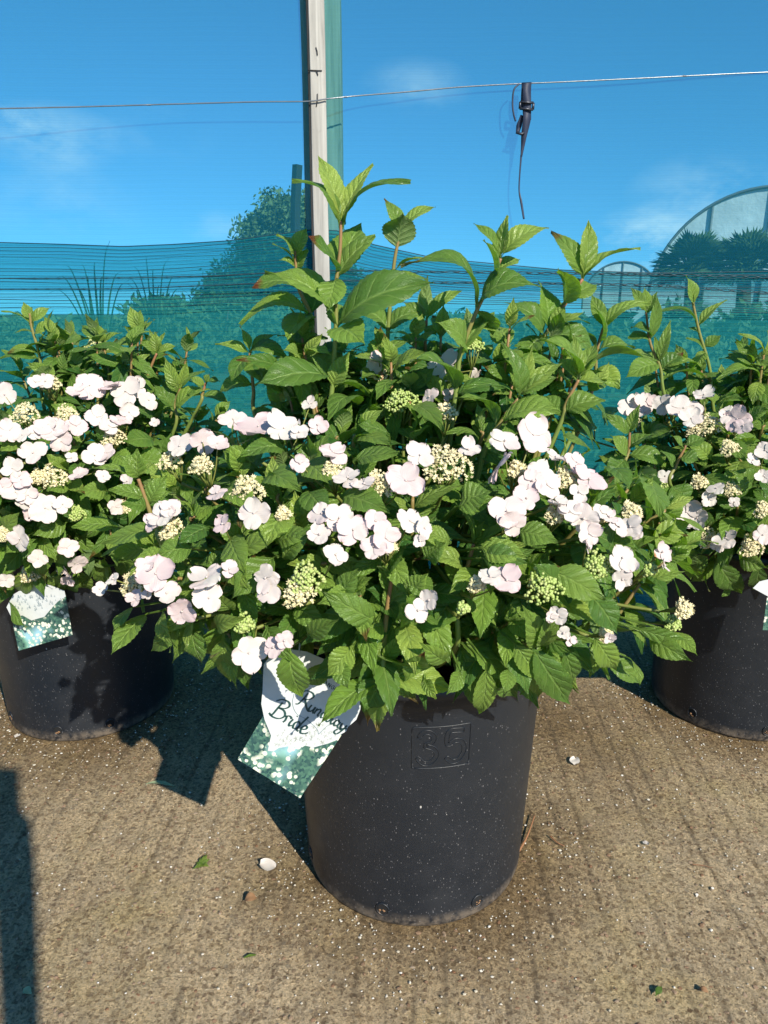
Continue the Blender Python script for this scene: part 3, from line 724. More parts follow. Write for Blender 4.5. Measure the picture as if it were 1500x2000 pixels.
def rosette(b,p,axis,size,pairs,young,droop=0.):
    axis=unit(axis); x=unit(np.cross(axis,rng.normal(size=3))); y=np.cross(axis,x)
    for k in range(pairs):
        base=p-axis*(k*.016*size/.07); L0=size*(.55+.45*min(1,(k+1)/2.5))
        th=k*math.pi/2+rng.normal(0,.25)
        for sgn in (1,-1):
            d=(x*math.cos(th)+y*math.sin(th))*sgn; be=math.radians([22,52,72,86,92][min(k,4)]+rng.normal(0,9))
            dd=axis*math.cos(be)+d*math.sin(be)
            L_=L0*rng.uniform(.85,1.15)
            T_=base+dd*L_+vec(0,0,-1)*L_*(droop+.08+.12*k*rng.random())
            yg=np.clip(young*(1-.33*k)+rng.uniform(-.08,.08),0,1)
            leaf(b,base,T_,L_*rng.uniform(.33,.48),rng.uniform(.06,.20),unit(axis+vec(0,-.15,.25)+rng.normal(0,.18,3)),rng.uniform(.1,.4),yg,.8 if rng.random()<.08 else 0,twist=rng.normal(0,.2))

def build_plant(key,label,hero,flo,clu,loose,nfill,occ):
    cx,cy=POTS[key]; org=(cx,cy,0)
    root=empty('potted_hydrangea',org); tag(root,label,'potted plant','large potted white hydrangeas')
    pot,on=potify(key,root,org)
    q=PL[key]
    for (stem,leaves) in hero:
        sh,b=make_shoot(root,org,key,stem,leaves); finish_foliage(sh,b,org)
    # loose single leaves placed on the crown
    b=MB()
    for L_ in loose:
        bx,by,tx,ty,w,yg=L_[:6]; lift=L_[6] if len(L_)>6 else 1.04; brn=L_[7] if len(L_)>7 else 0
        B_=surf(bx,by,key,lift-.10); T_=surf(tx,ty,key,lift)
        # petiole back towards the crown centre
        Y_=B_[1]
        leaf(b,B_,T_,w*.88*mpp(Y_),random.uniform(.06,.16),unit(outward(T_,key)*.8+vec(0,-.5,.4)),random.uniform(.1,.35),yg,brn)
        tube(b,smooth_path([B_,(B_*.7+q['c']*.3)+vec(0,0,-.01),B_*.35+q['c']*.65],8),[.0015,.0018,.002,.0022,.0025,.0025,.0025,.003],5,(.25,.6,0))
    if loose: b.build('outer_foliage',M['leaf'],root,org)
    # filling branches: stem + rosettes of leaves on the crown shell
    pts=[];i=0;M_=nfill*3
    for k in range(M_):
        z=1-2*(k+.5)/M_; th=k*2.39996; s=math.sqrt(1-z*z); d=vec(s*math.cos(th),s*math.sin(th),z)
        if d[2]<-.80: continue
        if d[1]>.45 and rng.random()<.6: continue
        pts.append(d)
    rng.shuffle(pts)
    cnt=0
    for d in pts[:nfill]:
        s=rng.uniform(.80,.93); p=q['c']+q['r']*d*s
        ppx,ppy=proj(p)
        if key=='mid' and 455<ppx<715 and ppy>1225: continue
        nrm=outward(q['c']+q['r']*d,key)
        ax=unit(nrm*.75+vec(0,0,.55 if d[2]>-.2 else .1)+rng.normal(0,.22,3))
        b=MB(); start=vec(cx+rng.normal(0,.05),cy+rng.normal(0,.05),.41)
        mid=start*.4+p*.6+vec(0,0,-.02)
        path=smooth_path([start,mid,p-ax*.02,p],14); tube(b,path,np.linspace(.0040,.0020,14),6,np.c_[np.linspace(0,.7,14),np.full(14,.5),np.zeros(14)])
        br=b.build('branch',M['stem'],root,org)
        b=MB(); rosette(b,p,ax,rng.uniform(.060,.094),4 if rng.random()<.6 else 5,.85 if rng.random()<.45 else .3,.18 if d[2]<-.1 else .04)
        b.build('foliage',M['leaf'],br,org); cnt+=1
    # deeper foliage, one mass
    b=MB()
    uc,ur,un=UPPER[key]
    for k in range(un+(13 if key=='mid' else 0)):
        d=unit(rng.normal(size=3)); p=uc+ur*d*rng.uniform(.3,1.0)
        if k>=un: p=P(rng.uniform(545,665),rng.uniform(650,800),1.19+rng.uniform(-.05,.05))
        ax=unit(d*.5+vec(0,-.1,.9)+rng.normal(0,.2,3)); tube(b2_:=MB(),smooth_path([vec(p[0]*.6+cx*.4,p[1]*.6+cy*.4,.55),p*.55+vec(p[0]*.8+cx*.2,p[1]*.8+cy*.2,.65)*.45,p],10),np.linspace(.0038,.002,10),6,np.c_[np.linspace(0,.8,10),np.full(10,.5),np.zeros(10)])
        br=b2_.build('shoot',M['stem'],root,org); fb=MB()
        rosette(fb,p,ax,rng.uniform(.052,.082),5,rng.uniform(.3,.95),.05)
        p2=p-ax*.065; rosette(fb,p2,ax,rng.uniform(.065,.085),2,.2,.12); fb.build('foliage',M['leaf'],br,org)
    for k in range(int(nfill*1.7)):
        d=unit(rng.normal(size=3)); d[1]=-abs(d[1]) if rng.random()<.7 else d[1]
        if d[2]<-.75: continue
        p=q['c']+q['r']*d*rng.uniform(.5,.78); rosette(b,p,unit(d+vec(0,0,.5)),rng.uniform(.055,.08),4,.08,.1)
    b.build('inner_foliage',M['leaf'],root,org)
    # flower heads
    heads=[]
    for (x,y,r,stg) in clu: heads.append(dict(x=x,y=y,r=r,s=stg,f=[]))
    for (x,y,r,*rest) in flo:
        best=None;bd=75 if key=='mid' else 55
        for h in heads:
            d=math.hypot(h['x']-x,h['y']-y)
            if d<bd: bd=d;best=h
        if best is None: best=dict(x=x,y=y,r=0,s=0,f=[]); heads.append(best)
        best['f'].append((x,y,r,*rest))
    for h in heads:
        pc=surf(h['x'],h['y']+8,key,1.0); nrm=unit(outward(pc,key)*.6+vec(0,-.25,.6)); hub=pc-nrm*.035
        b=MB(); cen=q['c']+(hub-q['c'])*.45
        tube(b,smooth_path([cen,cen*.4+hub*.6-vec(0,0,.01),hub],10),np.linspace(.003,.0022,10),6,(.15,.5,0))
        if h['r']:
            rr=h['r']*mpp(pc[1])
            for k in range(9):
                a=k*2.4; e=pc+vec(math.cos(a),math.sin(a)*.7,0)*rr*.6; tube(b,[hub,(hub+e)/2-nrm*.004,e-nrm*.001],.0010,4,(.1,.6,0))
        ends=[]
        for (x,y,r,*rest) in h['f']:
            c=surf(x,y,key,1.07); ends.append((c,r,rest)); tube(b,smooth_path([hub,(hub+c)/2-nrm*.006,c-nrm*.001],7),.0010,4,(.2,.6,0))
        hd=b.build('flower_head',M['stem'],root,org)
        if h['r']:
            b=MB(); buds(b,pc+nrm*.004,unit(nrm+vec(0,-.35,.1)),h['r']*mpp(pc[1])*1.0,h['s']); b.build('bud_cluster',M['bud'],hd,org,smooth=True)
        for (c,r,rest) in ends:
            b=MB(); nf=unit(outward(c,key)*.5+vec(.10,-.65,.45)+rng.normal(0,.42,3))
            if nf[1]>-.25: nf=unit(nf+vec(0,-.5,0))
            if rest and rest[0]=='up': nf=unit(vec(0,-.35,.9)+rng.normal(0,.15,3))
            rm=r*mpp(c[1])*(1.05 if r>=28 else 1.0)*rng.uniform(.85,1.1); pk=rng.uniform(.5,.95) if rng.random()<.35 else rng.uniform(.1,.4)
            floret(b,c,nf,rm,pk,.9 if (rest and rest[0]=='brown') else 0,3 if rng.random()<.18 else 4)
            iv,if_=ico(); b.add(c+nf*.0025+iv*.0016,if_,np.zeros((12,2)),(.5,.5,.3))
            b.build('floret',M['petal'],hd,org)
    return root,pot,on

# ------------------------------------------------------------------ the middle plant, read off the photograph
HERO_MID=[
 ([(648,860,1.13),(650,740,1.13),(656,640,1.13),(656,560,1.13),(664,490,1.13),(666,432,1.13)],
  [(666,432,621,305,44,.02,.06,.9),(668,432,729,321,36,.03,.06,.95),(662,445,570,354,52,.02,.24,.45),(671,445,802,355,58,-.01,.20,.35),
   (658,535,603,462,56,-.05,.10,.05,1.),(651,640,517,533,66,-.02,.20,.35),(662,640,846,551,80,-.03,.15,.35),(668,545,733,460,48,.01,.08,.6),
   (664,535,706,440,62,.05,.08,.4),(662,640,712,672,60,-.07,.10,.45),(650,757,603,690,30,0,.08,.6),(654,757,682,688,34,-.01,.08,.65),
   (650,742,498,753,66,-.06,.12,.5),(650,860,672,790,30,-.02,.05,.7),(648,860,622,800,26,-.02,.05,.6),(664,545,640,610,44,-.04,.10,.2),(655,640,690,600,60,.05,.1,.25),(652,745,735,790,50,.03,.12,.2)]),
 ([(612,760,1.20),(612,700,1.20),(607,617,1.20),(583,561,1.20),(576,490,1.20)],
  [(576,505,540,458,42,-.01,.12,.9),(580,505,599,446,30,.01,.1,.95),(578,515,532,476,18,-.02,.1,.8),(578,520,545,508,22,-.02,.1,.6),(584,530,602,488,32,0,.1,.9),
   (583,561,493,563,50,-.02,.18,.35,1.),(583,565,620,535,40,.03,.12,.5),(607,617,469,634,48,-.03,.28,.35),(607,617,640,560,55,.04,.1,.3),(607,620,560,660,60,-.06,.1,.15),(612,700,560,640,45,.03,.1,.1),(612,700,690,690,50,.02,.15,.1)]),
 ([(505,830,1.22),(495,760,1.22),(488,690,1.22)],
  [(487,685,468,636,26,0,.05,.45),(488,685,546,652,26,.0,.12,.5),(490,690,562,700,38,-.03,.25,.1),(487,692,420,672,26,-.02,.1,.5),(489,700,512,748,38,-.04,.1,.4),(488,695,452,745,34,-.03,.15,.3),(494,752,430,765,40,0,.2,.2),(494,752,560,770,45,0,.2,.1)]),
 ([(756,760,1.26),(757,660,1.26),(765,560,1.26),(772,500,1.26),(782,455,1.26)],
  [(773,490,787,417,54,-.03,.10,.4),(784,450,750,388,26,.02,.14,.85),(788,450,851,404,25,.02,.16,.85),(765,535,835,505,26,0,.15,.6),(765,560,835,548,30,.02,.2,.4),(757,650,700,600,50,0,.15,.4),(757,650,820,610,45,0,.2,.4),(757,665,722,725,44,-.04,.1,.3)]),
 ([(880,850,1.12),(893,745,1.12),(900,690,1.12),(932,605,1.12),(960,550,1.12),(978,505,1.12)],
  [(966,548,945,468,56,-.03,.10,.75),(978,505,1072,446,36,.01,.22,.75),(968,490,925,437,28,.02,.12,.4),(980,490,992,421,32,.01,.08,.6),(975,535,1016,506,32,.02,.08,.7),
   (930,605,782,520,52,-.01,.34,.30),(940,598,1056,561,58,-.04,.24,.25),(903,690,850,629,48,-.04,.26,.5),(908,690,966,612,40,.04,.1,.3),(890,775,800,706,56,-.06,.22,.45),(890,770,988,757,36,-.02,.15,.1),
   (932,610,962,655,50,.03,.1,.2),(880,850,830,820,40,-.02,.15,.2)]),
 ([(1030,760,1.22),(1060,665,1.22),(1090,615,1.22),(1138,545,1.22)],
  [(1100,600,1090,524,62,-.03,.14,.55),(1134,530,1076,453,38,.02,.16,.5),(1140,530,1149,430,36,.01,.06,.8),(1142,535,1251,486,46,-.01,.14,.7),(1112,592,1166,556,40,.02,.12,.5),
   (1072,650,1052,548,50,.02,.1,.0),(1075,645,1152,632,30,-.02,.20,.6),(1062,665,985,590,44,-.02,.2,.3),(1062,665,1020,705,50,-.03,.15,.35),(1065,660,1165,690,45,-.02,.25,.2)]),
 ([(1090,838,1.10),(1105,790,1.10),(1130,742,1.10)],
  [(1126,742,1046,664,52,-.02,.20,.45),(1130,738,1120,655,27,.01,.05,.85),(1132,738,1166,668,34,.02,.06,.8),(1133,744,1282,706,50,-.01,.22,.6),(1133,748,1184,752,30,.03,.15,.7),
   (1106,808,1182,783,46,-.01,.18,.45),(1100,815,1060,775,40,.03,.1,.3),(1130,745,1090,700,34,.03,.1,.5)]),
 ([(945,885,1.02),(975,830,1.02),(1012,778,1.02)],
  [(1012,775,980,669,42,-.01,.14,.7),(1016,768,1040,674,24,.01,.05,.85),(1018,770,1105,706,28,.01,.12,.85),(1016,775,1096,735,34,-.01,.12,.4),(1010,775,905,758,32,-.02,.16,.1),
   (984,830,1096,804,62,-.04,.14,.5),(968,838,888,779,42,-.03,.24,.5),(958,862,985,890,40,-.03,.1,.2)]),
 ([(830,760,1.26),(830,690,1.26),(833,625,1.26)],
  [(833,622,835,538,26,-.01,.04,.8),(834,625,902,568,26,.0,.20,.6),(832,625,788,590,24,.01,.1,.5),(834,635,852,655,24,-.03,.05,.8),(830,700,770,660,36,0,.2,.5),(831,700,885,680,40,.0,.2,.3)]),
 ([(1150,780,1.28),(1165,690,1.28),(1178,640,1.28)],
  [(1172,670,1160,600,52,-.03,.15,.35),(1178,650,1272,594,34,-.01,.24,.7),(1182,640,1155,574,24,.02,.1,.6),(1165,688,1062,652,42,-.02,.24,.1),(1167,690,1240,680,40,.0,.2,.4),(1160,720,1210,760,40,-.03,.15,.3)]),
 ([(335,1075,.93),(305,1030,.93),(288,985,.93),(270,935,.93)],
  [(268,935,232,888,42,-.01,.1,1.),(270,932,268,876,34,0,.05,1.),(272,935,300,905,26,0,.08,.9),(274,945,174,916,26,-.01,.14,.75),(283,975,212,957,32,-.02,.12,.6),(288,985,326,928,34,.01,.08,.7),(292,990,345,960,30,.02,.1,.3),(290,990,236,985,30,-.02,.1,.4)]),
 ([(750,1325,.82),(750,1260,.82),(756,1190,.82),(765,1130,.82)],
  [(766,1130,798,1062,48,-.01,.08,.6),(765,1130,736,1106,26,-.01,.06,.6),(760,1165,745,1075,30,.02,.06,.5),(757,1205,790,1120,44,.02,.06,.55),(754,1220,694,1236,50,-.03,.08,.45),
   (750,1290,791,1236,28,-.01,.06,.55),(748,1290,712,1250,30,-.01,.06,.5),(750,1312,712,1388,66,-.02,.06,.35),(752,1326,894,1352,66,-.01,.12,.5),(748,1345,738,1428,66,-.02,.08,.7),(752,1312,812,1325,30,.02,.08,.3),(745,1330,622,1418,56,-.03,.12,.25)]),
 ([(893,1255,.86),(892,1170,.86),(915,1100,.86),(925,1062,.86)],
  [(923,1068,890,982,42,-.01,.08,.8),(925,1065,946,1018,22,0,.04,.8),(926,1072,1032,1013,34,-.01,.06,.65),(905,1118,808,1094,44,-.02,.22,.7,1.),(896,1145,868,1090,34,.01,.06,.45),(896,1152,972,1232,66,-.03,.14,.3),
   (893,1250,990,1335,72,-.03,.12,.45),(893,1245,838,1275,24,-.02,.05,.5),(910,1110,975,1060,40,.02,.1,.5),(893,1165,850,1215,46,-.02,.1,.3),(893,1255,935,1390,50,-.01,.1,.45)]),
 ([(1165,1290,.97),(1185,1235,.97),(1215,1190,.97),(1250,1140,.97)],
  [(1250,1135,1214,1075,24,0,.1,.7),(1252,1132,1338,1116,24,-.01,.12,.75),(1252,1140,1290,1170,30,0,.1,.6),(1250,1140,1262,1090,24,.01,.05,.7),(1217,1188,1310,1228,34,-.01,.12,.4),(1215,1190,1262,1262,42,-.02,.1,.3),(1190,1230,1150,1190,34,0,.1,.3),(1170,1280,1252,1336,40,-.01,.12,.4)]),
]
LOOSE_MID=[(735,1215,628,1155,60,.45),(565,1262,592,1358,76,.2,1.06),(290,1198,218,1278,62,.3),(262,1185,222,1232,44,.35),(365,1208,296,1272,42,.35),(376,1218,394,1298,60,.35),(437,1238,452,1328,60,.35),
 (425,1220,480,1205,40,.45),(470,1085,560,1040,44,.4),(1034,1255,1112,1372,72,.3,1.06),(1075,1112,1182,1172,74,.35,1.07),(1148,1158,1206,1238,62,.2,1.06),(1048,1262,1020,1182,58,.3),(1052,1262,1076,1188,50,.25),
 (1262,1235,1352,1292,50,.3),(1310,1232,1362,1280,38,.3),(1158,1240,1202,1308,58,.3),(1222,1282,1250,1338,40,.35),(1100,1262,1118,1335,48,.3),(1240,1225,1345,1252,36,.3),
 (540,1060,612,1042,50,.3),(555,1090,606,1040,56,.4),(450,1090,486,1150,60,.45),(540,1085,452,1170,70,.3),(450,1050,480,1120,62,.45),
 (595,905,650,950,60,.3),(600,960,640,1010,60,.35),(665,970,760,1000,70,.4,1.07),(690,900,780,885,55,.3),(695,855,765,868,46,.7),(790,800,868,842,60,.25),(900,985,960,960,70,.2,1.05),(890,990,970,975,60,.2),
 (940,1090,1030,1100,60,.3),(935,1070,1030,1090,62,.3),(1090,1150,1040,1100,50,.3),(1250,930,1290,1010,70,.2),(1060,950,1010,960,60,.3),(1150,880,1100,850,50,.4),(1180,920,1230,960,50,.2),
 (560,1000,520,1070,70,.3),(600,1240,660,1210,44,.25),(690,1260,640,1320,60,.3),(820,1260,790,1330,46,.3,1.0),(1010,1330,960,1345,40,.3),(870,1290,820,1255,44,.25),(1000,1250,1060,1330,50,.3),
 (410,1030,350,1060,55,.2),(380,1070,300,1085,60,.3),(330,1090,260,1095,50,.35),(230,1030,140,1030,44,.2),(320,1030,200,1062,44,.3),(660,1170,700,1110,50,.3),(830,1090,870,1060,60,.35),(810,1120,840,1180,50,.3),
 (450,950,500,1000,60,.2),(520,930,590,960,60,.3),(480,900,440,880,50,.3),(560,880,470,890,60,.15),(700,800,640,820,60,.2),(760,850,700,830,50,.3),(1010,1040,1090,1060,60,.3),(880,1060,820,1040,50,.4),(1195,1080,1150,1040,60,.2),(1180,1060,1245,1075,50,.2),
 (640,1290,600,1340,50,.15,1.0),(520,1220,570,1290,60,.15,1.0),(960,1290,1010,1365,50,.2,1.0),(800,1160,835,1120,50,.3),(700,1150,620,1180,44,.3),(810,1290,830,1275,50,.5,1.06,1),(950,1295,935,1392,54,.3,1.08),(900,1310,872,1356,40,.25,1.08),(1040,1290,1052,1362,44,.3,1.06),(992,1305,985,1355,40,.3,1.08),(830,1325,852,1365,34,.4,1.08),(1080,1290,1095,1350,50,.3,1.06),(660,1290,680,1345,44,.2,1.08),(455,1190,420,1150,44,.3,1.05),(320,1190,345,1265,46,.3,1.05),(480,1250,500,1310,44,.2,1.0)]
FLO_MID=[(352,872,26),(395,862,26),(425,868,24),(455,820,26),(505,835,42,'up'),(555,838,34,'up'),(585,845,20),(650,885,30),(585,905,18),(680,935,26),(712,947,22),(793,940,40),(630,1005,28),(662,1012,32),(625,1045,26),(690,1035,32),(655,1085,28),(733,1018,26),(752,1050,30),(730,1068,24),(800,1020,32),(828,1032,24),(820,1056,16),
 (436,1025,22),(497,1003,34),(425,965,20),(305,1122,38),(286,1104,22),(266,1168,20),(290,1158,16),(326,1160,26),(356,1192,33),(405,1130,33),(409,1168,33),(447,1113,20),(196,1151,15),(223,1132,14),(486,1275,34),(535,1265,24),(555,1250,18),
 (520,1128,28),(525,1156,26,'brown'),(318,1008,30),(332,994,22),(300,1022,18),(820,890,26),(915,880,22),(970,910,40),(1040,850,40),(985,862,34),(1052,925,32),(1068,948,28),(1040,940,24),(1085,895,22,'up'),(1125,905,26),(1150,938,32),(1130,962,20),(990,1000,36),(1028,975,30),(1000,1022,24),(1090,985,24,'up'),(1112,1000,26),(1140,1012,28),(1150,1042,24),(1145,1068,14),(1172,1000,20),(1190,1012,20),(1208,1030,20),(1232,1030,24),
 (958,1128,26),(990,1135,28),(815,1192,26),(840,1172,22),(1090,1200,20),(1100,1235,16),(1112,1250,12),(1215,1090,28),(1215,1130,22),(1292,1078,20,'brown'),(1295,1105,14),(740,700,20),(730,725,22),(870,715,30),(925,740,24),(840,775,20),(605,790,16),(1190,1245,14),(880,770,16),(620,830,18),(1240,1040,18),(1075,1205,14)]
CLU_MID=[(787,783,40,0),(335,897,28,1),(395,907,26,1),(650,917,24,1),(485,957,38,.9),(742,945,36,1),(872,907,52,1),(600,1125,38,.1),(585,1152,36,1),(340,1030,28,1),(262,1137,26,1),(480,1211,22,0),(1058,1142,42,0),(1162,1100,34,0),(752,1062,24,1),(1085,1000,26,1),(930,1137,18,.9),(903,1182,14,0),(1105,932,26,1),(1265,1106,16,0),(1330,1182,24,1),(1308,1210,20,0),(1178,1232,16,1),(870,802,24,1),(750,732,24,1),(1010,915,22,1),(1230,995,22,1),(555,1000,16,1),(925,672,20,0),(1170,1005,16,1)]

HERO_L=[
 ([(80,760,1.62),(78,700,1.62),(62,640,1.62),(58,612,1.62)],
  [(58,625,46,590,18,0,.05,.8),(60,630,2,608,20,-.01,.1,.5),(62,630,100,600,20,.01,.1,.7),(66,650,30,650,20,0,.1,.6),(68,655,105,632,22,0,.1,.5),(74,690,15,690,26,-.02,.2,.3),(74,690,122,680,26,-.01,.2,.4),(76,700,0,700,28,-.02,.15,.1),(76,700,92,645,22,0,.1,.7),(78,720,130,735,30,0,.2,.2),(66,645,62,600,16,0,0,.9)]),
 ([(212,750,1.60),(208,705,1.60),(200,668,1.60)],
  [(200,668,190,632,18,0,.05,.8),(200,670,158,645,18,0,.1,.5),(202,670,238,650,18,0,.1,.7),(206,690,160,700,26,-.01,.2,.4),(208,692,250,690,28,-.01,.15,.7),(210,705,250,722,28,-.01,.15,.5),(206,700,165,725,26,0,.2,.3),(205,680,215,650,18,0,.1,.7)]),
 ([(275,790,1.56),(290,730,1.56),(306,690,1.56)],
  [(306,690,303,648,20,0,.04,.9),(306,688,273,666,18,0,.1,.7),(308,690,346,676,18,0,.1,.6),(306,690,322,650,16,0,.05,.8),(290,730,270,742,20,0,.1,.6,1.),(290,728,272,705,24,0,.1,.2),(285,745,300,710,16,0,.1,.6)]),
 ([(340,840,1.50),(342,790,1.50),(355,752,1.50)],
  [(352,760,322,698,22,0,.14,.7),(356,758,365,705,16,0,.05,.8),(356,762,400,725,22,0,.14,.6),(350,770,322,722,18,0,.1,.7),(345,800,410,760,40,-.02,.15,.3),(342,800,300,775,30,0,.1,.3),(345,800,300,750,28,.01,.1,.3),(355,765,346,740,14,0,.1,.9)]),
 ([(385,800,1.48),(395,770,1.48),(402,748,1.48)],[(402,750,430,745,24,0,.15,.6),(402,750,410,730,16,0,.1,.8),(400,755,372,738,18,0,.1,.7),(395,775,445,785,28,0,.15,.4),(395,775,365,770,22,0,.1,.4)]),
]
LOOSE_L=[(45,865,0,880,40,.35),(220,890,260,920,50,.1),(300,860,240,862,50,.1),(260,900,330,905,60,.1,1.0),(130,945,90,960,40,.3),(150,820,100,790,40,.2),(60,1040,10,1080,44,.2),(130,1020,65,1045,44,.3),(75,1120,130,1165,44,.2),(20,1170,52,1225,44,.4,1.05),(150,1060,95,1100,50,.2),(210,960,150,960,40,.3),(130,1150,150,1120,40,.2),(180,840,250,835,40,.3),(300,820,260,800,40,.2),(10,1040,40,1000,40,.3),(330,950,280,990,50,.2),(20,1140,0,1180,40,.2),(60,1100,40,1162,44,.3,1.05),(110,1105,118,1160,40,.2,1.05),(150,1105,176,1152,44,.3,1.05),(205,1085,196,1142,40,.2,1.04),(235,1075,256,1130,44,.2,1.0),(90,1060,78,1120,46,.2,1.05)]
FLO_L=[(8,770,24),(90,745,18),(70,747,16),(175,753,30),(150,765,20),(215,755,24,'up'),(245,765,28),(265,757,20),(290,782,18),(20,840,24),(2,852,20),(45,850,18),(105,840,30),(120,862,26),(95,830,20),(148,832,22),(190,815,22),(212,832,22),(236,822,20),(252,805,16),(65,885,26),(25,915,24),(42,937,22),(140,895,14),(185,890,28),(207,885,22),(155,928,20,'up'),(202,930,16),(5,950,20),(30,962,24),(55,967,22),(45,987,20),(87,992,30),(122,985,20),(60,1002,16),(40,1052,28),(130,1070,20),(152,1100,22),(132,1117,16),(75,1090,18),(130,1132,16),(12,1132,18),(302,826,12),(250,940,14),(225,990,16),(70,845,16)]
CLU_L=[(50,805,30,1),(130,806,26,1),(222,848,26,1),(105,925,30,1),(152,997,18,0),(15,1035,20,1),(60,1112,22,1),(125,1100,16,1),(190,674,30,.3),(100,746,22,1),(75,925,18,1),(240,985,16,1)]
HERO_R=[
 ([(1392,790,1.58),(1386,720,1.58),(1366,650,1.58),(1355,600,1.58),(1348,560,1.58)],
  [(1350,598,1340,538,26,-.01,.05,.7),(1352,598,1350,545,18,.01,.05,.85),(1362,642,1420,586,20,0,.12,.7),(1360,640,1280,610,26,-.01,.22,.3),(1364,655,1345,640,20,.01,.1,.2),(1374,682,1408,655,20,0,.1,.6),(1372,684,1362,715,20,-.02,.1,.7),(1374,690,1340,660,20,0,.1,.4)]),
 ([(1300,780,1.56),(1290,720,1.56),(1270,670,1.56),(1262,610,1.56)],
  [(1268,665,1284,578,24,-.01,.06,.8),(1268,660,1232,640,30,-.01,.24,.2),(1266,668,1226,660,34,0,.1,.4),(1262,610,1232,562,20,0,.1,.4),(1262,615,1258,560,20,0,.05,.5),(1264,615,1284,570,20,0,.1,.3),(1285,710,1310,625,18,0,.15,.6),(1288,715,1222,738,40,-.02,.15,.4),(1292,720,1335,690,34,0,.1,.2,1.),(1290,720,1370,715,36,0,.18,.3),(1295,740,1390,745,36,0,.18,.2),(1288,705,1300,650,18,0,.1,.6)]),
 ([(1480,800,1.54),(1485,740,1.54),(1492,690,1.54)],
  [(1490,700,1442,652,20,0,.2,.6),(1492,700,1500,645,20,0,.1,.6),(1486,735,1400,742,40,-.02,.2,.2),(1488,730,1530,700,30,0,.1,.3),(1484,745,1440,700,24,0,.1,.5),(1486,745,1470,790,26,-.02,.1,.6)]),
 ([(1225,930,1.36),(1228,880,1.36),(1230,840,1.36)],
  [(1228,850,1180,810,26,0,.1,.4),(1230,850,1250,790,24,0,.1,.6),(1230,880,1282,850,36,0,.15,.6),(1226,895,1192,850,34,-.01,.1,.6),(1230,890,1298,905,40,-.02,.15,.5),(1228,900,1185,930,40,-.02,.1,.3)]),
 ([(1310,950,1.33),(1320,910,1.33),(1340,870,1.33)],
  [(1335,880,1310,850,24,0,.1,.5),(1340,875,1380,855,26,0,.1,.6),(1330,895,1365,900,34,-.02,.1,.4),(1318,915,1290,880,30,0,.1,.5),(1312,940,1302,1010,54,-.02,.1,.3),(1315,940,1340,990,50,-.02,.1,.3)]),
]
LOOSE_R=[(1345,1010,1280,1040,50,.2),(1250,910,1290,995,60,.15,1.05),(1390,900,1340,860,40,.2),(1420,860,1455,900,44,.2),(1370,930,1440,970,50,.15),(1470,950,1430,920,50,.2),(1480,990,1500,1040,44,.2),(1385,1085,1345,1105,40,.3),(1395,1085,1448,1160,56,.3,1.05),(1440,1080,1500,1110,44,.25),(1430,1130,1410,1165,36,.3),(1310,1060,1370,1080,44,.2),(1260,860,1310,840,44,.3),(1220,800,1180,830,44,.2),(1400,790,1450,780,44,.2),(1460,820,1500,800,44,.2),(1310,780,1270,760,44,.3),(1470,1060,1500,1000,40,.4),(1360,1075,1350,1130,44,.2,1.04),(1305,1090,1292,1150,40,.2),(1420,1100,1424,1152,40,.2,1.04),(1482,1095,1470,1150,40,.3,1.05),(1330,1060,1370,1120,44,.3,1.04)]
FLO_R=[(1240,797,28),(1262,785,20),(1295,790,22),(1335,798,30),(1350,818,26),(1440,818,26),(1420,812,18),(1340,1000,28),(1362,1012,24),(1326,995,20),(1400,955,20),(1418,1052,22),(1434,980,14),(1402,1064,18),(1495,880,20),(1492,930,18),(1375,772,22,'up'),(1452,832,18),(1490,1045,18),(1300,930,14),(1385,975,16),(1470,900,16)]
CLU_R=[(1385,825,28,1),(1358,836,22,1),(1425,872,22,1),(1150,830,18,0),(1385,1045,24,1),(1466,1060,26,1),(1365,935,18,1),(1240,820,16,1),(1430,950,18,1),(1490,990,20,1),(1300,950,16,0)]

mid,mpot,mon=build_plant('mid','large white flowering shrub in the black pot embossed 35, front and centre',HERO_MID,FLO_MID,CLU_MID,LOOSE_MID,79,0)
lft,lpot,lon=build_plant('left','white flowering shrub in a black pot standing at the left edge',HERO_L,FLO_L,CLU_L,LOOSE_L,85,0)
rgt,rpot,ron=build_plant('right','white flowering shrub in a black pot standing at the right edge',HERO_R,FLO_R,CLU_R,LOOSE_R,87,0)

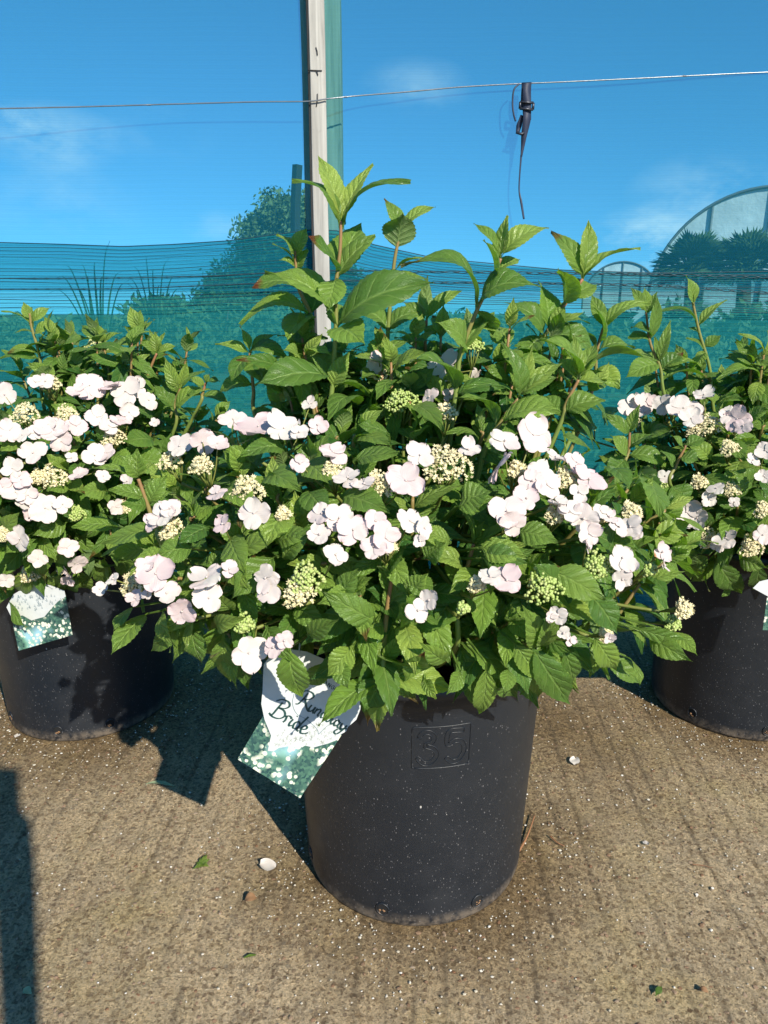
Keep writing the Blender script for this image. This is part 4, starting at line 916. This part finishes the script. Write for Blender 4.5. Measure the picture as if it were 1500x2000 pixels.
# raised 35 in a frame on the middle pot
def emboss():
    # local coordinates: x,y in 0..1 of the frame
    th0,th1=.205,.80; zt,zb=None,None
    def on(u,v,off=.0002):
        th=-.07+.42*u; return mon(th,.314+.072*v,off)
    b=MB()
    fr=[(0.03,0),(0,0.03),(0,.97),(.03,1),(.97,1),(1,.97),(1,.03),(.97,0),(.03,0)]
    q=[];
    for a,c in zip(fr[:-1],fr[1:]):
        for t in np.linspace(0,1,10,endpoint=False): q.append(on(a[0]+(c[0]-a[0])*t,a[1]+(c[1]-a[1])*t))
    q.append(q[0]); tube(b,q,.0010,6)
    def outline(path,w):
        p=smooth_path([vec(x,y,0) for x,y in path],40) if len(path)>2 else np.array([vec(*path[0],0)+(vec(*path[1],0)-vec(*path[0],0))*t for t in np.linspace(0,1,10)])
        t=np.gradient(p,axis=0); t/=np.linalg.norm(t,axis=1,keepdims=True); nr_=np.c_[-t[:,1]*.75,t[:,0],t[:,2]]*w/2
        loop=list(p+nr_)+list((p-nr_)[::-1]); loop.append(loop[0])
        tube(b,[on(x,y) for x,y,_ in loop],.00085,5)
    outline([(.12,.74),(.18,.86),(.29,.87),(.37,.76),(.33,.62),(.22,.56),(.36,.48),(.42,.32),(.33,.15),(.20,.12),(.09,.26)],.10)
    outline([(.88,.86),(.62,.86),(.60,.56),(.74,.63),(.86,.56),(.90,.36),(.82,.17),(.70,.12),(.58,.24)],.10)
    b.build('embossed_number',M['pot'],mpot,(POTS['mid'][0],POTS['mid'][1],0))
emboss()

# ------------------------------------------------------------------ plant tags
def tag_mats():
    m,t,o=mat('printed flower photo'); n=N(t); ob=n.obj()
    v=n.vor(ob,135); s=n.n('ShaderNodeSeparateColor'); n.l(v.outputs['Color'],s.inputs[0])
    den=n.ramp(n.noise(ob,24,2),.44,.50)
    w=n.math('MULTIPLY',n.math('MULTIPLY',n.ramp(v.outputs['Distance'],.50,.42),n.math('GREATER_THAN',s.outputs[0],.22)),den)
    v2=n.vor(ob,300); s2=n.n('ShaderNodeSeparateColor'); n.l(v2.outputs['Color'],s2.inputs[0])
    leafc=n.mix(s2.outputs[0],(.012,.045,.05),(.07,.16,.11))
    glow=n.ramp(n.noise(ob,12,2),.56,.66); leafc=n.mix(n.math('MULTIPLY',glow,.85),leafc,n.mix(n.ramp(n.noise(ob,25,2),.4,.6),(.30,.62,.42),(.30,.52,.62)))
    c=n.mix(w,leafc,n.mix(s2.outputs[1],(.72,.70,.60),(.50,.55,.42)))
    p=n.pri(c,.28,None,.5); n.l(p.outputs[0],o.inputs[0]); return m
M['photo']=tag_mats()
def stroke(b,pts,w,fr,off):
    q=smooth_path([vec(x,y,0) for x,y in pts],max(10,len(pts)*7)); n=len(q); t=np.gradient(q,axis=0); t/=np.maximum(np.linalg.norm(t,axis=1,keepdims=True),1e-6)
    V=[]
    for i in range(n):
        ww=w*(.45+.55*abs(t[i][1]))*.5; nr_=vec(-t[i][1],t[i][0],0)*ww
        V+= [fr(*(q[i]+nr_)[:2],off),fr(*(q[i]-nr_)[:2],off)]
    b.add(V,gf(n,2))
def card(root,name,poly,fr,off,th,m,parent,org):
    b=MB(); n=len(poly); V=[fr(x,y,off) for x,y in poly]+[fr(x,y,off-th) for x,y in poly]
    b.add(V[:n],[list(range(n))]); b.add(V[n:],[list(range(n-1,-1,-1))])
    b.add(V,[(i,(i+1)%n,n+(i+1)%n,n+i) for i in range(n)])
    return b.build(name,m,parent,org,smooth=False)
def frame_px(cx,cy,Y,pitch,yaw=0):
    """photo-pixel sized sheet standing at real distance Y, leaning by pitch"""
    c=P(cx,cy,Y); s=mpp(Y)*1.0; D=(Y*math.cos(PITCH)+(CAMH-c[2])*math.sin(PITCH)); s=D/F
    ex=vec(math.cos(yaw),math.sin(yaw),0); ey=vec(math.sin(yaw)*math.sin(pitch)*0,math.sin(pitch),math.cos(pitch)); nz=unit(np.cross(ex,ey))
    if nz[1]>0: nz=-nz
    return c,(lambda x,y,o: c+ex*(x-cx)*s+ey*(-(y-cy))*s+nz*o)
c,fr=frame_px(590,1425,.868,.22,.12)
rt=empty('plant_label',c); tag(rt,'large white picture label with cursive lettering leaning on the front pot','plant label','picture labels hanging from the shrubs')
def wav(pts,k=5,a=3.0):
    out=[]
    for (p,q) in zip(pts,pts[1:]+pts[:1]):
        for i in range(k):
            t=i/k; out.append((p[0]+(q[0]-p[0])*t+random.uniform(-a,a),p[1]+(q[1]-p[1])*t+random.uniform(-a,a)))
    return out
card(rt,'picture_panel',[(465,1475),(585,1563),(668,1440),(560,1330),(540,1352)],fr,0,.0006,M['photo'],rt,c)
white=[(515,1340),(512,1368),(518,1400),(530,1432),(523,1462),(534,1464),(545,1458),(562,1456),(580,1460),(596,1457),(612,1462),(625,1459),(640,1456),(658,1450),(664,1440),(676,1434),(680,1425),(696,1412),(704,1392),(706,1370),(700,1350),(670,1320),(640,1290),(600,1270),(560,1262),(535,1268),(518,1290),(516,1315)]
card(rt,'name_panel',white,fr,.0012,.0005,M['card'],rt,c)
b=MB()
# 'Bride' written on a slope
def T(ox,oy,ang,sc):
    ca,sa=math.cos(ang),math.sin(ang)
    return lambda pts:[(ox+(x*ca+y*sa)*sc, oy+(x*sa-y*ca)*sc) for x,y in pts]
tb=T(536,1386,.60,.95)
for s_ in ([(4,26),(2,12),(0,-4),(-4,-10)],[(-9,22),(0,31),(14,33),(20,26),(14,17),(3,13),(16,13),(23,5),(17,-5),(4,-9),(-8,-6)],
           [(27,8),(29,-2),(27,-8)],[(25,4),(30,9),(36,9),(38,6)],[(42,8),(40,-2),(42,-8),(47,-4)],[(45,16),(46,18)],
           [(60,6),(54,9),(49,2),(51,-7),(57,-5),(61,3)],[(66,28),(61,6),(60,-6),(65,-8)],[(68,-1),(75,3),(76,8),(71,9),(67,1),(70,-8),(78,-6),(84,0)]):
    stroke(b,tb(s_),4.6,fr,.0016)
tb=T(586,1368,.60,.80)
for s_ in ([(6,28),(4,10),(0,-6),(-6,-10)],[(-10,20),(0,31),(16,33),(22,25),(14,14),(2,11)],[(8,12),(18,0),(30,-9),(38,-6)],
           [(30,8),(29,-3),(33,-8),(39,-2),(41,8)],[(41,8),(41,-3),(45,-8)],[(47,8),(46,-8)],[(47,2),(53,9),(57,6),(56,-5),(60,-8)],
           [(74,6),(68,9),(64,2),(66,-7),(72,-4)],[(75,9),(74,-3),(78,-8)],[(80,8),(80,-4),(85,-8),(89,-2),(91,8),(93,-3),(97,-8),(101,-2),(103,8)],
           [(112,6),(106,9),(102,1),(105,-7),(111,-3)],[(114,8),(113,-3),(117,-8)],[(120,8),(120,-2),(125,-8),(130,-1)],[(133,9),(129,-8),(122,-22),(114,-20),(120,-8),(138,2)]):
    stroke(b,tb(s_),4.2,fr,.0016)
b.build('cursive_name',M['ink'],rt,c)
b=MB()
tb=T(606,1318,.60,.62)
caps={'H':[[(0,0),(0,12)],[(8,0),(8,12)],[(0,6),(8,6)]],'Y':[[(0,12),(4,6),(8,12)],[(4,6),(4,0)]],'D':[[(0,0),(0,12)],[(0,12),(6,10),(8,6),(6,2),(0,0)]],'R':[[(0,0),(0,12)],[(0,12),(7,11),(7,7),(0,6)],[(3,6),(8,0)]],
 'A':[[(0,0),(4,12)],[(4,12),(8,0)],[(2,4),(6,4)]],'N':[[(0,0),(0,12)],[(0,12),(8,0)],[(8,0),(8,12)]],'G':[[(8,10),(4,12),(0,8),(0,4),(4,0),(8,2),(8,6),(5,6)]],'E':[[(0,0),(0,12)],[(0,12),(7,12)],[(0,6),(6,6)],[(0,0),(7,0)]]}
xo=0
for ch in 'HYDRANGEA':
    for s_ in caps[ch]: stroke(b,tb([(x+xo,y) for x,y in s_]),1.8,fr,.0016)
    xo+=13
b.build('printed_lettering',M['ink'],rt,c)
b=MB()
for s_ in ([(575,1352),(572,1372),(580,1392),(598,1404),(618,1424),(622,1436)],[(622,1436),(640,1420),(658,1412)]): stroke(b,s_,1.3,fr,.0015)
b.build('fold_line',M['greyink'],rt,c)
b=MB(); 
for k in range(70):
    x,y=random.uniform(535,660),random.uniform(1415,1455); r=random.uniform(2,5); g=0
    for j in range(4):
        a=j*1.57+random.random(); stroke(b,[(x,y),(x+r*math.cos(a),y+r*math.sin(a))],r*.28,fr,.0015)
b.build('pale_flower_print',simple('pale print grey',(.40,.43,.38),.35,vs=200,var=.5),rt,c)
hang=P(600,1240,.93); b=MB(); tube(b,smooth_path([fr(585,1272,.001),P(588,1250,.90),hang],10),.0012,5); b.build('tie',M['card'],rt,c)

# left label
c,fr=frame_px(85,1215,1.395,.12,-.05)
rt=empty('plant_label',c); tag(rt,'white picture label lying against the pot at the left edge','plant label','picture labels hanging from the shrubs')
card(rt,'picture_panel',[(20,1198),(30,1275),(141,1240),(133,1160),(60,1175)],fr,0,.0006,M['photo'],rt,c)
card(rt,'name_panel',[(14,1186),(22,1206),(45,1202),(62,1212),(74,1208),(88,1204),(104,1186),(118,1172),(134,1162),(132,1150),(105,1140),(75,1135),(50,1148),(30,1160)],fr,.0012,.0005,M['card'],rt,c)
b=MB()
for k in range(60):
    x,y=random.uniform(30,125),random.uniform(1160,1200); r=random.uniform(2,4)
    if y>1195-(x-60)*.4: continue
    stroke(b,[(x,y),(x+r,y+r*.6),(x+r*.5,y-r)],r*.3,fr,.0015)
b.build('pale_flower_print',M['greyink'],rt,c)
b=MB(); tube(b,smooth_path([fr(80,1140,.001),P(85,1120,1.43),P(90,1090,1.5)],8),.0012,5); b.build('tie',M['card'],rt,c)
# right label
c,fr=frame_px(1500,1150,1.36,.10,.1)
rt=empty('plant_label',c); tag(rt,'corner of a white label just showing at the right edge of the photo','plant label','picture labels hanging from the shrubs')
card(rt,'name_panel',[(1468,1147),(1480,1134),(1510,1128),(1560,1140),(1562,1180),(1520,1176),(1495,1162)],fr,.0012,.0005,M['card'],rt,c)
card(rt,'picture_panel',[(1500,1168),(1498,1235),(1575,1240),(1572,1160)],fr,0,.0006,M['photo'],rt,c)
b=MB(); tube(b,smooth_path([fr(1530,1132,.001),P(1530,1110,1.42),P(1530,1080,1.5)],8),.0012,5); b.build('tie',M['card'],rt,c)

# ------------------------------------------------------------------ small things lying on the concrete
def G(px,py):
    d=ray(px,py); t=-CAMH/d.z; return np.array([d.x*t,d.y*t,0])
def small(name,label,cat,fn,m,group=None):
    b=MB(); fn(b); o=b.build(name,m); 
    V=np.concatenate(b.v); c=V.mean(0); c[2]=V[:,2].min()
    for v in o.data.vertices: v.co=v.co-Vector(c)
    o.location=c; tag(o,label,cat,group); return o
def petal_at(px,py,r,pk=.1,h=.003):
    def fn(b):
        c=G(px,py)+vec(0,0,h); x=unit(vec(rng.normal(),rng.normal(),.1)); y=unit(np.cross(vec(0,0,1),x)); V=[];UV=[]
        for i in range(7):
            t=i/6; hw=r*.95*math.sin(math.pi*(.08+.86*t))**.6
            for j in range(7):
                u=j/3-1; V.append(c+x*(t*2-1)*r+y*hw*u+vec(0,0,.22*r*u*u+.10*r*math.sin(t*5+u*3)+.15*r)); UV.append((t,u*.5+.5))
        b.add(V,gf(7,7),UV,(pk,.5,.0))
    return fn
small('fallen_petal','large white petal fallen on the concrete left of the front pot','petal',petal_at(523,1695,.0145),M['petal'],'fallen petals')
small('fallen_petal','small white petal fallen on the concrete right of the front pot','petal',petal_at(1122,1490,.0115),M['petal'],'fallen petals')
small('fallen_petal','tiny white petal on the concrete at the right, with a thin stalk','petal',petal_at(1261,1650,.0058),M['petal'],'fallen petals')
small('fallen_petal','white petal at the foot of the left pot','petal',petal_at(34,1440,.007),M['petal'],'fallen petals')
def gleaf(px,py,tx,ty,w,yg,br=0,h=.003,arch=.12):
    return lambda b: leaf(b,G(px,py)+vec(0,0,h),G(tx,ty)+vec(0,0,h),w,arch,vec(.1,-.1,1),.3,yg,br)
M['paleleaf']=simple('pale fallen leaf',(.33,.40,.22),.7,60,.001,vs=60)
small('fallen_leaf','narrow pale green leaf lying on the concrete beside the leafy shadow','leaf',gleaf(285,1534,342,1538,.010,.8),M['paleleaf'],'fallen leaves')
small('fallen_leaf','curled brown leaf lying on the concrete left of the front pot base','leaf',gleaf(475,1765,505,1757,.016,.2,arch=.3),M['dryleaf'],'fallen leaves')
small('fallen_leaf','small pale leaf lying in the dark shadow at the lower left','leaf',gleaf(46,1935,62,1944,.012,.8),M['paleleaf'],'fallen leaves')
small('fallen_leaf','tiny green leaf lying on the concrete at the lower middle','leaf',gleaf(477,1874,500,1868,.005,.5),M['leaf'],'fallen leaves')
small('fallen_leaf','small green leaf lying on the concrete at the lower right','leaf',gleaf(1280,1948,1292,1930,.009,.2),M['leaf'],'fallen leaves')
small('fallen_leaf','small brown leaf lying on the concrete near the lower right corner','leaf',gleaf(1362,1936,1385,1943,.009,.2,arch=.3),M['dryleaf'],'fallen leaves')
def weed(b):
    for (tx,ty) in [(378,1702),(384,1690),(405,1672),(408,1700),(392,1680),(400,1692),(388,1705),(410,1688)]:
        T_=G(tx,ty)+vec(0,0,random.uniform(.004,.012)); leaf(b,G(396,1692)+vec(0,0,.001),T_,.008,.2,vec(0,-.2,1),.2,.6)
small('seedling_weed','small green weed sprouting from the concrete left of the front pot','weed',weed,M['leaf'])
def twig(pts,r): return lambda b: tube(b,smooth_path([G(x,y)+vec(0,0,h) for x,y,h in pts],16),np.linspace(r,r*.5,16),6,(.9,.5,0))
small('twig','curved reddish brown twig leaning against the right side of the front pot','twig',twig([(1012,1668,.004),(1026,1645,.006),(1036,1622,.008),(1044,1600,.010)],.0022),M['stem'],'twigs')
small('twig','short pale twig lying on the concrete right of the front pot','twig',twig([(1074,1635,.003),(1088,1648,.003),(1102,1654,.002)],.0016),M['stem'],'twigs')
small('twig','thin straw lying on the concrete at the right','twig',twig([(1352,1690,.002),(1372,1693,.003),(1392,1697,.002)],.0008),M['stem'],'twigs')
# perlite and grit: nobody could count it
b=MB(); iv,if_=ico(); n_=0
while n_<3800:
    if rng.random()<.38:
        k=random.choice(list(POTS)); cx,cy=POTS[k]; a=rng.random()*6.28; r=.20+abs(rng.normal(0,.09)); x,y=cx+r*math.cos(a),cy+r*math.sin(a)
    else:
        x,y=rng.uniform(-1.5,1.6),rng.uniform(.7,2.2)
        if rng.random()>.35+.65*math.exp(-((x-.45)**2+(y-1.35)**2)/.12): 
            if rng.random()<.45: continue
    if any((x-cx)**2+(y-cy)**2<.2**2 for cx,cy in POTS.values()): continue
    s=.0008+abs(rng.normal(0,.0007)); s=min(s,.0034)
    v=iv*(1+rng.normal(0,.18,(12,1)))*s*vec(rng.uniform(.8,1.4),1,.7); b.add(v+vec(x,y,s*.3),if_,None,(rng.random(),.5,0)); n_+=1
M['perlite']=tint_mat('perlite grit',(.62,.60,.55),(.45,.40,.30),.8,.2)
o=b.build('perlite_grit',M['perlite'],smooth=False); tag(o,'white perlite grains spilled over the concrete','grit',kind='stuff')
b=MB()
for k in range(3600):
    x,y=rng.uniform(-1.1,1.2),rng.uniform(.68,2.0)
    if any((x-cx)**2+(y-cy)**2<.2**2 for cx,cy in POTS.values()): continue
    s=rng.uniform(.001,.0034); v=iv*(1+rng.normal(0,.2,(12,1)))*s*vec(rng.uniform(.8,1.6),rng.uniform(.8,1.3),.40); b.add(v+vec(x,y,-.0004),if_,None,(rng.random(),.5,rng.random()*.4))
M['pebble']=tint_mat('exposed pebble',(.30,.24,.17),(.16,.10,.06),.8,.2)
o=b.build('exposed_gravel',M['pebble'],smooth=False); tag(o,'small brown stones showing in the worn concrete','gravel',kind='stuff')

# unseen sheet added behind the camera, shaped to cast the photographer's shadow lower left
def shadow_caster():
    r=empty('added_shadow_caster',(.15,-.75,0)); tag(r,'unseen sheet added behind the camera, shaped to cast the shadow of the photographer on the concrete','shadow caster')
    return r
# the outline of its shadow on the ground, carried back towards the sun onto the upright plane of the added sheet
nr_=shadow_caster(); BY=-.62
def back(px,py):
    g=G(px,py); k=(g[1]-BY)/math.cos(SUN_AZ); return vec(g[0]+k*math.sin(SUN_AZ),BY,k*math.tan(SUN_EL))
pol=[back(*p) for p in [(-260,1490),(-120,1485),(38,1500),(42,1580),(62,1600),(70,1690),(74,1800),(80,2000),(84,2300),(30,2300),(10,1900),(-2,1740),(-60,1700),(-300,1720)]]
org=(float(pol[7][0]),BY,0); nr_.location=org
b=MB(); n=len(pol); V=pol+[p+vec(0,-.02,0) for p in pol]
b.add(V,[list(range(n)),list(range(2*n-1,n-1,-1))]); b.add(V,[(i,(i+1)%n,n+(i+1)%n,n+i) for i in range(n)])
b.build('panel',M['shadow_caster'],nr_,org,smooth=False)
lo=min(p[2] for p in pol)
for px in (back(52,2300)[0],):
    b=MB(); box(b,px-.02,px+.02,BY-.018,BY-.002,0,lo+.05); b.build('caster_leg',M['darkwood'],nr_,org,smooth=False)
